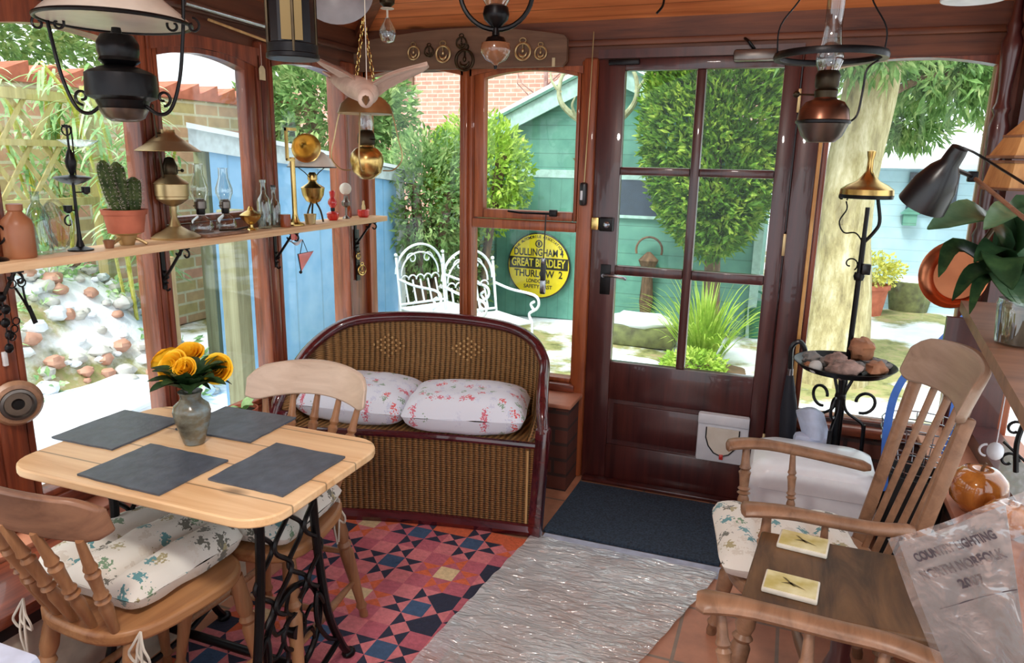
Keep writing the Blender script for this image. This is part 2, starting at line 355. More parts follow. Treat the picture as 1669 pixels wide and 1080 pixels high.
    def grid(s,fn,nu,nv,th=None):
        vs=[fn(i/nu,j/nv) for j in range(nv+1) for i in range(nu+1)]; W=nu+1
        fs=[(j*W+i,j*W+i+1,(j+1)*W+i+1,(j+1)*W+i) for j in range(nv) for i in range(nu)]
        if th:
            t=V(th); K=len(vs); vs+= [V(p)+t for p in vs]; fs+=[tuple(K+i for i in f[::-1]) for f in fs]
            ring=[i for i in range(W)]+[j*W+nu for j in range(1,nv+1)]+[nv*W+i for i in range(nu-1,-1,-1)]+[j*W for j in range(nv-1,0,-1)]
            for a,b in zip(ring,ring[1:]+ring[:1]): fs.append((b,a,K+a,K+b))
        return s.add(vs,fs)
    def build(s,name,mat,parent=None,world=True,smooth=True,angle=38):
        me=bpy.data.meshes.new(name); me.from_pydata(s.v,[],s.f)
        ms=mat if isinstance(mat,(list,tuple)) else [mat]
        for q in ms: me.materials.append(MATS[q])
        if len(ms)>1: me.polygons.foreach_set('material_index',s.m)
        bm=bmesh.new(); bm.from_mesh(me); bmesh.ops.recalc_face_normals(bm,faces=bm.faces[:]); bm.to_mesh(me); bm.free()
        if smooth:
            me.shade_smooth(); me.set_sharp_from_angle(angle=math.radians(angle))
        ob=bpy.data.objects.new(name,me); COL.objects.link(ob)
        if parent:
            ob.parent=parent
            if world: ob.matrix_parent_inverse=wm(parent).inverted()
        return ob
def wm(o):
    m=o.matrix_basis
    return (wm(o.parent)@o.matrix_parent_inverse@m) if o.parent else m
def tag(o,label,cat,group=None,kind=None):
    o['label']=label; o['category']=cat
    if group: o['group']=group
    if kind: o['kind']=kind
    return o
def thing(name,label,cat,loc=(0,0,0),rz=0,group=None):
    o=bpy.data.objects.new(name,None); COL.objects.link(o); o.empty_display_size=.05; o.location=loc; o.rotation_euler=(0,0,rz)
    return tag(o,label,cat,group)
def struct(name,mb,mat,label=None,parent=None,smooth=True):
    o=mb.build(name,mat,parent,smooth=smooth); o['kind']='structure'
    if label: o['label']=label
    return o
KIDS={}
def kids(o): return [c for c in bpy.data.objects if c.parent==o]
def dup(o,loc=None,rz=None,label=None,parent=None,scale=None):
    c=o.copy(); COL.objects.link(c)
    if parent: c.parent=parent
    if loc is not None: c.location=loc
    if rz is not None: c.rotation_euler=(0,0,rz)
    if scale is not None: c.scale=(scale,)*3
    if label: c['label']=label
    for k in kids(o): dup(k,parent=c)
    return c
def one(mb,name,mat,label,cat,group=None,kind=None,origin=None):
    o=mb.build(name,mat)
    if origin is not None:
        o.data.transform(Matrix.Translation(-V(origin))); o.location=origin
    return tag(o,label,cat,group,kind)
def arc(c,r,a0,a1,n,u=(1,0,0),w=(0,0,1)):
    c=V(c);u=V(u);w=V(w); return [c+u*(r*math.cos(a0+(a1-a0)*i/n))+w*(r*math.sin(a0+(a1-a0)*i/n)) for i in range(n+1)]
def spiral(c,r0,r1,a0,a1,n,u=(1,0,0),w=(0,0,1)):
    c=V(c);u=V(u);w=V(w); out=[]
    for i in range(n+1):
        t=i/n; r=r0+(r1-r0)*t; a=a0+(a1-a0)*t; out.append(c+u*(r*math.cos(a))+w*(r*math.sin(a)))
    return out
def smoothpts(pts,k=6):
    """catmull-rom"""
    P=[V(p) for p in pts]; P=[P[0]*2-P[1]]+P+[P[-1]*2-P[-2]]; out=[]
    for i in range(1,len(P)-2):
        for j in range(k):
            t=j/k; a,b,c,d=P[i-1],P[i],P[i+1],P[i+2]
            out.append(.5*((2*b)+(c-a)*t+(2*a-5*b+4*c-d)*t*t+(3*b-a-3*c+d)*t**3))
    out.append(P[-2]); return out
def chain(mb,a,b,pitch=.018,r=.006,w=.0016):
    a=V(a);b=V(b);d=(b-a); n=max(2,int(d.length/pitch)); u,wv=frame_of(d); dn=d.normalized()
    for i in range(n):
        c=a+d*((i+.5)/n); s_=u if i%2 else wv
        mb.tube([c+s_*(r*math.cos(t))+dn*(pitch*.62*math.sin(t)) for t in [2*PI*k/8 for k in range(8)]],w,4,closed=True)
def leaf_quad(mb,c,d,up,l,w,bend=.2):
    """one folded leaf starting at c, along d"""
    d=d.normalized(); s_=d.cross(up); s_=s_.normalized() if s_.length>1e-4 else V((1,0,0)); n=s_.cross(d)
    mb.add([c,c+d*l*.45+s_*w*.5+n*bend*w,c+d*l-n*bend*l*.4,c+d*l*.45-s_*w*.5+n*bend*w,c+d*l*.5],[(0,1,4),(1,2,4),(2,3,4),(3,0,4)])
def rv(): 
    while 1:
        q=V((random.uniform(-1,1),random.uniform(-1,1),random.uniform(-1,1)))
        if .05<q.length<1: return q.normalized()
def foliage(mb,c,r,n,l,w,shell=.55,droop=0):
    c=V(c); r=V(r)
    for i in range(n):
        q=rv(); k=shell+(1-shell)*random.random(); p=V((c.x+q.x*r.x*k,c.y+q.y*r.y*k,c.z+q.z*r.z*k))
        d=(q+rv()*.8); d.z-=droop
        leaf_quad(mb,p,d,rv(),l*random.uniform(.6,1.3),w*random.uniform(.7,1.2))
def blade(mb,p,d,l,w,droop,n=6):
    """long narrow arching leaf"""
    p=V(p); d=V(d).normalized(); side=d.cross(V((0,0,1)));side=side.normalized() if side.length>1e-3 else V((1,0,0)); vs=[];fs=[]
    q=p.copy()
    for i in range(n+1):
        t=i/n; ww=w*(.6+.8*t if t<.4 else .92*(1-(t-.4)/.6)**.7+.02)
        vs+= [q+side*ww*.5,q-side*ww*.5]; q=q+d*(l/n); d=(d+V((0,0,-droop*(.3+t)))).normalized()
    for i in range(n): fs.append((2*i,2*i+1,2*i+3,2*i+2))
    mb.add(vs,fs)
def broadleaf(mb,pts,w,cup=.15,n=12,th=.002,up=(0,0,1)):
    """big leaf along a smoothed path"""
    P=smoothpts(pts,max(2,n//(len(pts)-1))); N=len(P)-1; rows=[]
    up=V(up)
    for i,p in enumerate(P):
        t=i/N; d=(P[min(i+1,N)]-P[max(i-1,0)]).normalized(); s_=d.cross(up).normalized(); nn=s_.cross(d)
        ww=w*.5*max(.04,math.sin(PI*min(1,t**.8*.97+.03))**.65)
        rows.append([p+s_*ww*k+nn*(abs(k)*cup*ww*1.2) for k in (-1,-.55,0,.55,1)])
    vs=[q for r in rows for q in r]; fs=[(i*5+j,i*5+j+1,(i+1)*5+j+1,(i+1)*5+j) for i in range(N) for j in range(4)]
    K=len(vs); vs+=[q+V((0,0,-th)) for q in vs]; fs+=[tuple(K+a for a in f[::-1]) for f in fs]
    mb.add(vs,fs)
def text_mesh(body,size,mat,parent,M4,depth=.0008,align='CENTER',name='lettering',sx=1,width=None):
    cu=bpy.data.curves.new(name,'FONT'); cu.body=body; cu.size=size; cu.align_x=align; cu.align_y='CENTER'; cu.extrude=depth; cu.offset=size*.022
    t=bpy.data.objects.new(name,cu); COL.objects.link(t); bpy.context.view_layer.update()
    dg=bpy.context.evaluated_depsgraph_get(); me=bpy.data.meshes.new_from_object(t.evaluated_get(dg)); me.name=name
    bpy.data.objects.remove(t); me.materials.clear(); me.materials.append(MATS[mat])
    if width:
        xs=[q.co.x for q in me.vertices]; sx=width/(max(xs)-min(xs)); me.transform(Matrix.Translation((-(max(xs)+min(xs))/2,0,0)))
    me.transform(M4@Matrix.Diagonal((sx,1,1,1)))
    ob=bpy.data.objects.new(name,me); COL.objects.link(ob)
    if parent: ob.parent=parent; ob.matrix_parent_inverse=wm(parent).inverted()
    return ob
def rock(mb,c,r,seed,rough=.35,n=14,m=9):
    c=V(c); r=V(r); vs=[];fs=[]
    for j in range(m+1):
        p=PI*j/m
        for i in range(n):
            t=2*PI*i/n; q=V((math.sin(p)*math.cos(t),math.sin(p)*math.sin(t),-math.cos(p)))
            k=1+rough*noise.noise(q*1.7+V((seed*7.3,seed,3)))+rough*.5*noise.noise(q*4+V((seed,9,seed)))
            vs.append((c.x+q.x*r.x*k,c.y+q.y*r.y*k,c.z+q.z*r.z*k))
    for j in range(m):
        for i in range(n):
            k=(i+1)%n; fs.append((j*n+i,j*n+k,(j+1)*n+k,(j+1)*n+i))
    mb.add(vs,fs)
# ---------------------------------------------------------------- the room
RX=2.70   # inner face of the right wall
b=MB().box((-.12,-5,-.06),(3.1,.06,0)); struct('floor',b,'floor_tile','terracotta tiled floor',smooth=False)
# dwarf walls with tile ledges
b=MB(); b.box((-.1,-5,0),(.11,.0,.4)); wl=struct('wall_left',b,'brick_inside',smooth=False)
b=MB().box((-.1,-5,.4),(.13,-.0,.42),.006); struct('trim_1',b,'ledge_tile','terracotta tile ledge along the left windows')
b=MB(); b.box((.11,-.21,0),(1.165,.0,.4)); struct('wall_back',b,'brick_inside_x',smooth=False)
b=MB().box((.13,-.23,.4),(1.18,.0,.42),.006); struct('trim_2',b,'ledge_tile','terracotta tile ledge behind the wicker settee')
b=MB(); b.box((2.07,-.04,0),(2.95,.1,.4)); b.box((2.1,-.03,.4),(2.66,.06,.455)); struct('wall_back_right',b,'brick_inside_x',smooth=False)
b=MB(); b.box((RX-.12,-5,0),(RX+.2,-.05,.46)); struct('wall_right',b,'brick_inside',smooth=False)
b=MB().box((RX-.16,-5,.46),(RX+.2,-.05,.485),.006); struct('trim_3',b,'ledge_tile','terracotta tile ledge along the right wall')
# boxed ledge under the table
b=MB(); b.box((.13,-2.6,.0),(.34,-1.36,.34)); struct('trim_4',b,'cream_paint','cream boxed ledge below the left window',smooth=False)
b=MB(); b.box((.13,-2.6,.34),(.36,-1.35,.375)); struct('trim_5',b,'black_paint','black edge of the boxed ledge')
b=MB(); b.box((.13,-2.6,.375),(.37,-1.34,.405),.004); struct('trim_6',b,'frame_wood_y','dark wood top of the boxed ledge')
def archpiece(ax,a0,a1,ze,rise,zt,d0,d1):
    pts=[]
    n=16
    for i in range(n+1):
        t=i/n; a=a0+(a1-a0)*t; z=ze+rise*(1-(2*t-1)**2); pts.append((a,z))
    pts+=[(a1,zt),(a0,zt)]
    if ax=='x': P=[(a,d0,z) for a,z in pts]; off=(0,d1-d0,0)
    else: P=[(d0,a,z) for a,z in pts]; off=(d1-d0,0,0)
    return P,off
def bay(ax,a0,a1,z0,z1,name,arch=.035,head=1.87,transom=None,case=None,g=.015,bar='frame_wood',rail='frame_wood_x',d0=-.045,d1=.045,label=None):
    """a window between a0..a1 (opening), z0..z1; frame beads + arched head + panes"""
    def bx(mb,p,q,z,w,dd0=d0,dd1=d1,bev=.006):
        if ax=='x': mb.box((p,dd0,z),(q,dd1,w),bev)
        else: mb.box((dd0,p,z),(dd1,q,w),bev)
    f=MB(); t=.022
    inn=-.02
    bx(f,a0-t,a0,z0-t,z1+.02,inn); bx(f,a1,a1+t,z0-t,z1+.02,inn); bx(f,a0,a1,z0-t,z0,inn)
    P,off=archpiece(ax,a0-t,a1+t,z1-arch,arch,head,inn,d1); f.prism(P,off)
    if transom: bx(f,a0,a1,transom[0],transom[1],inn)
    w=f.build(name,bar); w['kind']='structure'
    if label: w['label']=label
    def pane(p,q,za,zb,par=w,nm='window_pane'):
        m=MB(); bx(m,p-.004,q+.004,za-.004,zb+.004,g,g+.004,0); m.build(nm,'window_glass',par,smooth=False)
    if transom:
        pane(a0,a1,z0,transom[0])
        if case:
            c0,c1,cz0,cz1=case; cm=MB()
            bx(cm,a0+.004,c0,transom[1]+.004,z1-arch*.4,-.01,d1-.005); bx(cm,c1,a1-.004,transom[1]+.004,z1-arch*.4,-.01,d1-.005)
            bx(cm,c0,c1,transom[1]+.004,cz0,-.01,d1-.005)
            P,off=archpiece(ax,c0,c1,cz1-arch*.8,arch*.8,z1-.002,-.01,d1-.005); cm.prism(P,off)
            co=cm.build('casement',rail if False else bar,w); pane(c0,c1,cz0,cz1,w)
        else: pane(a0,a1,transom[1],z1)
    else: pane(a0,a1,z0,z1)
    return w
# left wall bays
bay('y',-2.55,-1.95,.50,1.82,'window_1',bar='frame_wood')
bay('y',-1.83,-1.36,.50,1.815,'window_2')
bay('y',-1.285,-.79,.50,1.83,'window_3',transom=(1.19,1.235),case=(-1.262,-.852,1.262,1.812))
bay('y',-.695,-.20,.50,1.845,'window_4')
# back wall bays
bay('x',.05,.540,.48,1.875,'window_5',bar='mullion_wood')
w6=bay('x',.605,1.113,.48,1.87,'window_6',transom=(1.162,1.205),case=(.658,1.092,1.25,1.858),bar='mullion_wood')
bay('x',2.118,2.64,.462,1.868,'window_7')
# posts
def post(name,a,b_,mat='frame_wood',bev=.012,label=None):
    struct(name,MB().box(a,b_,bev),mat,label)
post('trim_7',(-.06,-1.93,.42),(.05,-1.852,1.9))
post('trim_8',(-.06,-1.338,.42),(.045,-1.307,1.9)); post('trim_9',(-.06,-.768,.42),(.045,-.717,1.9))
post('trim_10',(-.07,-.178,.42),(.028,.07,1.9)); post('trim_11',(.028-.06,-.03,.42),(.03,.06,1.9),'mullion_wood')
post('trim_12',(.56,-.035,.42),(.585,.05,1.9),'mullion_wood')
post('trim_13',(1.122,-.035,.0),(1.186,.06,1.9),'mullion_wood')
post('trim_27',(.54,-.01,.42),(.61,.05,1.9),'mullion_wood')
post('trim_14',(1.994,-.03,0),(2.1,.05,1.9),'door_wood')
post('trim_15',(2.08,-.042,.40),(2.094,-.0,1.62),'gold_strip',.003,'pale wooden strip beside the door frame')
post('trim_16',(2.66,-.06,.42),(2.86,.07,2.1))
# sills
struct('trim_17',MB().box((-.05,-2.6,.42),(.05,-.17,.478),.008),'frame_wood_y','wooden sill of the left windows')
struct('trim_18',MB().box((.02,-.05,.42),(1.14,.05,.458),.008),'frame_wood_x','wooden sill behind the settee')
struct('trim_19',MB().box((2.09,-.07,.40),(2.66,.05,.44),.008),'frame_wood_x','wooden sill right of the door')
# frieze and cornice
struct('trim_20',MB().box((-.1,-.012,1.868),(2.9,.07,2.06)),'frieze_wood','dark wooden frieze above the door')
struct('trim_21',MB().box((-.02,-.035,1.945),(2.9,-.012,1.97),.006),'frieze_wood')
struct('trim_22',MB().box((-.07,-5,1.868),(.012,.0,2.06)),'frieze_wood_y','dark wooden frieze above the left windows')
struct('trim_23',MB().box((.012,-5,1.945),(.035,-.02,1.97),.006),'frieze_wood_y')
struct('trim_24',MB().box((1.185,-.03,1.895),(1.995,.05,1.93)),'door_wood','head of the door frame')
# ceiling: hipped, rises .4 per metre, flat from 1.1 m in
zc=2.045; sl=.4; A=1.1; zt=zc+sl*A
b=MB(); th=(0,0,.03)
b.prism([(-.08,.08,zc-.032),(2.95,.08,zc-.032),(2.95,-A,zt),(A,-A,zt)],th); struct('ceiling',b,'pine_ceiling','orange pine boarded ceiling',smooth=False)
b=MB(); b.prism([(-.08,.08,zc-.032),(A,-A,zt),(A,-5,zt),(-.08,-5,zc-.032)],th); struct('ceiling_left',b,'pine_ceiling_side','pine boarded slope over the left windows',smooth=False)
b=MB(); b.box((A,-5,zt),(3.1,-A,zt+.03)); struct('ceiling_flat',b,'pine_ceiling','flat pine boarded ceiling',smooth=False)
b=MB(); b.beam((.02,-.02,zc-.012),(A,-A,zt-.012),.045,.035); struct('trim_25',b,'frieze_wood','hip rafter of the ceiling',smooth=False)
# right wall posts and glazing
b=MB()
for y in (-.12,-.95,-1.9,-2.9): b.box((RX+.0,y-.04,.485),(RX+.1,y+.04,2.3))
b.box((RX,-5,1.9),(RX+.1,-.06,2.5)); b.box((RX,-5,.485),(RX+.1,-.06,.54))
struct('wall_right_frame',b,'door_wood','dark window posts of the right wall')
# turned column in the far right corner
cp=(2.712,0.1308,1.756)
b=MB(); cx,cy=2.655,-.11
b.lathe([(.02,.486),(.026,.6),(.018,.9),(.02,1.2),(.028,1.24),(.018,1.27),(.024,1.42),(.03,1.55),(.034,1.62),(.022,1.66),(.03,1.68),(.022,1.7),(.02,1.74),(.03,1.86),(.032,1.9),(.02,1.93),(.026,1.95),(.018,1.97),(.01,2.08)],(cx,cy,0),n=18)
one(b,'turned_column','door_wood','slender dark turned wooden column in the corner right of the window','column',origin=(cx,cy,.486))
# ------------------------------------------------ door
D0,D1=-.02,.022
d=MB(); X0,X1=1.187,1.99; px=[(1.3,1.595),(1.633,1.927)]; pz=[(.586,.985),(1.027,1.42),(1.454,1.846)]
d.box((X0,D0,.004),(1.3,D1,1.893),.003); d.box((1.927,D0,.004),(X1,D1,1.893),.003)
d.box((1.3,D0,1.846),(1.927,D1,1.893),.003); d.box((1.3,D0,.408),(1.927,D1,.586),.003); d.box((1.3,D0,.004),(1.927,D1,.186),.003)
d.box((1.595,D0,.586),(1.633,D1,1.846),.006)
for z0,z1 in ((.985,1.027),(1.42,1.454)):
    for a,c in px: d.box((a,D0,z0),(c,D1,z1),.006)
d.box((1.3,-.006,.186),(1.927,D1-.006,.408)); d.box((1.325,-.012,.21),(1.9,-.006,.385),.004)
door=d.build('door_1','door_wood'); door['kind']='structure'; door['label']='dark red-brown glazed back door with six panes'
for z0,z1 in pz:
    for a,c in px: MB().box((a-.003,.0,z0-.003),(c+.003,.004,z1+.003)).build('door_pane','door_pane',door,smooth=False)
h=MB(); h.box((1.236,-.026,.895),(1.282,D0,1.03),.003); hp=h.build('handle_plate','black_metal',door)
h=MB(); h.tube([(1.258,-.026,.985),(1.258,-.065,.985)],.008); h.tube(smoothpts([(1.258,-.062,.985),(1.30,-.07,.987),(1.345,-.066,.982),(1.36,-.06,.976)],4),.007); h.build('door_lever','steel',hp)
h=MB(); h.box((1.225,-.05,1.178),(1.287,D0,1.238),.005); lk=h.build('rim_lock','black_metal',door)
h=MB(); h.lathe([(.014,0),(.014,.01),(.006,.014),(.006,.022)],(1.262,-.05,1.208),(0,-1,0),16); h.build('lock_knob','steel',lk)
h=MB(); h.box((1.19,-.045,1.182),(1.222,-.012,1.236),.003); h.build('lock_keep','brass',door)
h=MB(); h.box((1.713,-.04,.186),(1.93,D0,.412),.01); h.box((1.713,-.052,.362),(1.93,-.038,.41),.012); cf=h.build('cat_flap','white_plastic',door); cf['label']='white plastic cat flap'
pts=[(1.752,.348),(1.752,.30),(1.765,.262),(1.79,.232),(1.822,.22),(1.854,.232),(1.879,.262),(1.892,.30),(1.892,.348)]
MB().prism([(x,-.046,z) for x,z in pts],(0,.004,0)).build('flap_window','opal',cf)
h=MB(); h.tube([(x,-.047,z) for x,z in pts],.003,6); h.build('flap_seal','black_paint',cf)
h=MB(); h.box((1.815,-.053,.205),(1.832,-.044,.228),.002); h.build('flap_catch','red_china',cf)
h=MB(); h.box((1.23,-.035,1.868),(1.36,-.02,1.89),.004); h.build('top_bolt','black_metal',door)
h=MB(); h.box((1.735,-.075,1.865),(1.9,-.02,1.91),.01); dc=h.build('door_closer','pewter',door)
h=MB(); h.tube([(1.81,-.05,1.912),(1.79,-.07,1.935),(1.77,-.03,1.955)],.006); h.build('closer_arm','black_metal',dc)
for z in (.30,1.16,1.72): MB().box((1.986,-.028,z-.045),(1.998,-.02,z+.045),.002).build('hinge','dull_brass',door)
struct('trim_28',MB().box((1.17,.026,.0),(1.205,.06,1.9)),'door_wood'); struct('trim_29',MB().box((1.968,.026,0),(2.01,.06,1.9)),'door_wood')
h=MB().box((1.2,-.07,.004),(1.99,-.022,.022),.006); struct('trim_26',h,'door_wood','door threshold')
# doormat etc.
b=MB(); b.prism([(1.205,-.10,.002),(1.19,-.605,.002),(1.885,-.60,.002),(1.925,-.10,.002)],(0,0,.012)); b.build('x','navy_mat'); o=bpy.data.objects['x']; o.name='door_mat'; tag(o,'dark blue-grey ribbed doormat in front of the door','mat')
# ------------------------------------------------ kilim rug
b=MB(); cs=.076; RX0,RX1,RY0,RY1=.395,1.155,-2.45,-.70
cols=['rug_pink','rug_rose','rug_navy','rug_blue','rug_orange','rug_red','rug_cream']
for n_,c in zip(cols,[(222,130,136),(198,104,120),(46,50,72),(66,94,130),(226,110,72),(206,82,78),(232,206,160)]): plain(n_,c,.95,c2=tuple(q*.88 for q in c),ns=70,bm=.5)
nx=int((RX1-RX0)/cs); ny=int((RY1-RY0)/cs); cx_=(RX1-RX0)/nx; cy_=(RY1-RY0)/ny
vs=[];fs=[];mi=[]
for j in range(ny):
    for i in range(nx):
        x=RX0+i*cx_; y=RY1-j*cy_; I=len(vs)
        vs+=[(x,y,.008),(x+cx_,y,.008),(x+cx_,y-cy_,.008),(x,y-cy_,.008),(x+cx_/2,y-cy_/2,.008)]
        k=(i//3+j//3); a,c=i%3,j%3; st=(j//3)%2; alt=(i//3+(j//3)*2)%3
        bg=[0,1,0][alt]; ptc=2 if (i//3+j//3)%3 else 4; cen={2:3,4:6}[ptc]
        quad=[bg]*4   # top,right,bottom,left triangles
        if a==1 and c==1: quad=[cen]*4
        elif a==1 and c in(0,2): quad=[bg,ptc,bg,ptc]; quad[0 if c==2 else 2]=bg; 
        elif c==1: quad=[ptc,bg,ptc,bg]
        else: quad=[(2 if (i//3*5+j//3*3+a)%9==0 else (4 if (i*7+j*5)%7==0 else (1 if (i+j)%2 else 0)))]*4
        if a==1 and c==0: quad[2]=bg if alt else 0
        for q,(t0,t1) in enumerate([(0,1),(1,2),(2,3),(3,0)]): fs.append((I+t1,I+t0,I+4)); mi.append(quad[q])
b.v=vs; b.f=fs; b.m=mi
o=len(b.v); b.mi=2
sk=[(RX0,RY1),(RX1,RY1),(RX1,RY0),(RX0,RY0)]
b.add([(x,y,z) for z in (.001,.0079) for x,y in sk],[(0,1,5,4),(1,2,6,5),(2,3,7,6),(3,0,4,7)])
rug=b.build('kilim_rug',cols,smooth=False); tag(rug,'pink, navy and orange star-patterned kilim rug on the tiles','rug')
# crinkled plastic sheet
def pl(u,v):
    y=-.66-1.95*v; x0=1.165-.19*v; x1=max(1.52,1.885-.30*max(0,-.69-y))
    x=x0+(x1-x0)*u
    z=.014+.003*math.sin(y*60+4*math.sin(x*5)+2*math.sin(x*17))+.006*noise.noise(V((x*7,y*11,1)))
    if u<.12: z+=.006
    return (x,y,z)
b=MB(); b.grid(pl,30,110); one(b,'plastic_sheet','clear_sheet','crinkled clear plastic sheet laid over the tiles beside the rug','plastic sheet')
b=MB(); b.prism([(1.2,-.612,.001),(1.90,-.606,.001),(1.9,-.69,.001),(1.2,-.70,.001)],(0,0,.003)); one(b,'mat_border','pale_bag','pale grey-blue strip of flooring along the front of the doormat','strip')
# ------------------------------------------------ window furniture
h=MB(); h.tube([(.80,-.055,1.248),(.86,-.062,1.243),(1.03,-.06,1.244)],.005); h.box((1.0,-.07,1.232),(1.035,-.045,1.262),.004)
one(h,'window_stay','black_metal','black casement stay under the upper window left of the door','window stay')
h=MB(); h.box((.968,-.072,.88),(.992,-.056,1.04),.004); k=one(h,'key_fob','black_paint','black and silver torch-shaped tag hanging on the cord before the yellow sign','tag')
h=MB(); h.box((.967,-.0725,.885),(.993,-.0555,.945),.004); h.box((.972,-.0735,1.02),(.988,-.0555,1.045),.004); h.build('metal_band','steel',k)
h=MB(); h.tube([(.985,-.062,1.245),(.98,-.064,1.04)],.003,6); h.build('cord','black_paint',k)
h=MB(); h.tube([(1.165,-.045,2.0),(1.157,-.046,1.6),(1.15,-.047,1.36)],.0025,6); one(h,'alarm_cable','dull_brass','thin cable running down the post left of the door','cable')
h=MB(); h.box((1.135,-.07,1.285),(1.167,-.036,1.385),.01); q=one(h,'door_sensor','black_paint','small black box on the post left of the door','sensor'); MB().box((1.142,-.073,1.31),(1.152,-.07,1.35),.001).build('sensor_light','white_plastic',q)
# ---------------------------------------------------------------- garden
G=-.2
def gz(x,y):
    z=G
    k=min(1,max(0,(-1.45-x)/1.1)); k=k*k*(3-2*k); z+=.95*k*min(1,max(0,(1.3-y)/.9))
    return z+.03*noise.noise(V((x*1.3,y*1.3,0)))
b=MB()
def gf(u,v):
    x=-9+20*u; y=.12+13*v; return (x,y,gz(x,y))
b.grid(gf,90,60)
def gf2(u,v):
    x=-9+8.85*u; y=-6+6.12*v; return (x,y,gz(x,y))
b.grid(gf2,44,30)
def gf3(u,v):
    x=3.12+8*u; y=-6+6.12*v; return (x,y,G)
b.grid(gf3,6,6)
struct('ground',b,'garden_ground','garden ground with patches of melting snow')
# green shed
sy=4.2; x0,x1,xa=-1.25,1.755,.22; ze,za=1.72,2.36
t=thing('green_shed','green boarded garden shed with a pitched roof behind the white chairs','shed',((x0+x1)/2,sy+1.2,G))
b=MB(); b.prism([(x0,sy,G-.1),(x1,sy,G-.1),(x1,sy,ze),(xa,sy,za),(x0,sy,ze)],(0,2.4,0)); b.build('shed_wall','shed_green_h',t,smooth=False)
b=MB(); b.box((-.95,sy-.03,G+.02),(-.1+.42,sy,1.30)); dd=b.build('shed_door','shed_green_v',t,smooth=False)
b=MB(); b.box((x0-.02,sy-.035,1.30),(x1+.02,sy,1.38)); b.build('rail','shed_fascia',t)
for (a,za_,c,zc_) in ((x0-.25,ze-.12,xa,za+.05),(xa,za+.05,x1+.25,ze-.12)):
    b=MB(); b.prism([(a,sy-.12,za_),(c,sy-.12,zc_),(c,sy-.12,zc_-.17),(a,sy-.12,za_-.17)],(0,.03,0)); b.build('barge_board','shed_fascia',t)
    b=MB(); b.prism([(a,sy-.15,za_),(c,sy-.15,zc_),(c,sy-.15,zc_+.03),(a,sy-.15,za_+.03)],(0,2.7,0)); b.build('roof','shed_felt',t)
    b=MB(); b.prism([(a,sy-.15,za_+.03),(c,sy-.15,zc_+.03),(c,sy-.15,zc_+.07),(a,sy-.15,za_+.07)],(0,2.7,0)); b.build('roof_snow','snow',t)
b=MB(); b.box((x1-.05,sy-.03,G),(x1+.03,sy,ze-.1)); b.build('corner_trim','shed_fascia',t)
b=MB(); b.box((.36,sy-.03,.95),(.86,sy,1.32)); wd=b.build('shed_window','dark_window',t)
b=MB(); b.box((.34,sy-.035,.93),(.36,sy,1.34)); b.box((.34,sy-.035,.92),(.88,sy,.95)); b.build('window_trim','shed_fascia',wd)
# horseshoe and ornament on shed
b=MB(); b.tube([(.02+.11*math.sin(a),sy-.05,1.02-.11*math.cos(a)*1.1) for a in [(-2.5+5*i/16) for i in range(17)]],.016,6); one(b,'horseshoe','shed_green_v','green-painted horseshoe fixed to the shed door above the yellow sign','horseshoe')
b=MB(); b.prism([(-.12,sy-.06,1.50),(.22,sy-.06,1.50),(.12,sy-.06,1.36),(.0,sy-.06,1.36)],(0,.02,0)); one(b,'wall_plaque','trough_stone','small weathered plaque on the shed gable','plaque')
# antlers
t=thing('antlers','pale branching deer antlers mounted high on the green shed gable','antlers',(.2,sy-.15,1.75))
b=MB(); b.ball((.2,sy-.16,1.72),(.07,.07,.12)); b.build('skull','antler',t)
for s_ in (-1,1):
    b=MB(); P=smoothpts([(.2+s_*.03,sy-.17,1.8),(.2+s_*.2,sy-.3,1.86),(.2+s_*.36,sy-.4,2.02),(.2+s_*.36,sy-.42,2.22),(.2+s_*.26,sy-.4,2.38)],5); b.tube(P,[.038-.026*i/len(P) for i in range(len(P))],8)
    b.tube(smoothpts([(.2+s_*.22,sy-.31,1.87),(.2+s_*.24,sy-.42,1.98),(.2+s_*.2,sy-.46,2.06)],4),[.02-.014*i/8 for i in range(9)],6)
    b.tube(smoothpts([(.2+s_*.36,sy-.41,2.1),(.2+s_*.44,sy-.44,2.2),(.2+s_*.46,sy-.44,2.3)],4),[.02-.014*i/8 for i in range(9)],6)
    b.build('antler','antler',t)
# AA village sign
sc=V((-0.4472,4.13,0.3784)); R=.345
t=thing('round_sign','round yellow enamel village distance sign on the green shed','sign',tuple(sc))
b=MB(); b.lathe([(R,-.01),(R,.006),(R-.012,.01)],sc,(0,-1,0),48); b.build('sign_plate','yellow_sign',t)
b=MB(); b.lathe([(R+.006,-.012),(R+.006,.004),(R-.006,.012),(R-.012,.0)],sc,(0,-1,0),48,caps=False); b.build('sign_rim','sign_black',t)
def onsign(dx,dz,rot=0): return Matrix.Translation(sc+V((dx,-.0115,dz)))@Matrix.Rotation(PI/2,4,'X')@Matrix.Rotation(rot,4,'Z')
hb=.062; zb=.028; w_=math.sqrt(R*R-hb*hb)-.012
b=MB(); b.box((sc.x-w_,sc.y-.0135,sc.z-hb+zb-.0),(sc.x+w_,sc.y-.01,sc.z+hb+zb)); b.build('name_band','sign_black',t,smooth=False)
text_mesh('DULLINGHAM 4',.105,'sign_black',t,onsign(0,.14),width=.55)
text_mesh('GREAT BRADLEY',.118,'sign_yellow_letter',t,Matrix.Translation((0,-.004,0))@onsign(0,zb),width=.60)
text_mesh('THURLOW  2',.105,'sign_black',t,onsign(0,-.088),width=.54)
text_mesh('LONDON 58',.055,'sign_black',t,onsign(0,-.165),width=.26)
text_mesh('SAFETY FIRST',.055,'sign_black',t,onsign(0,-.225),width=.32)
top='THE AUTOMOBILE ASSOCIATION'
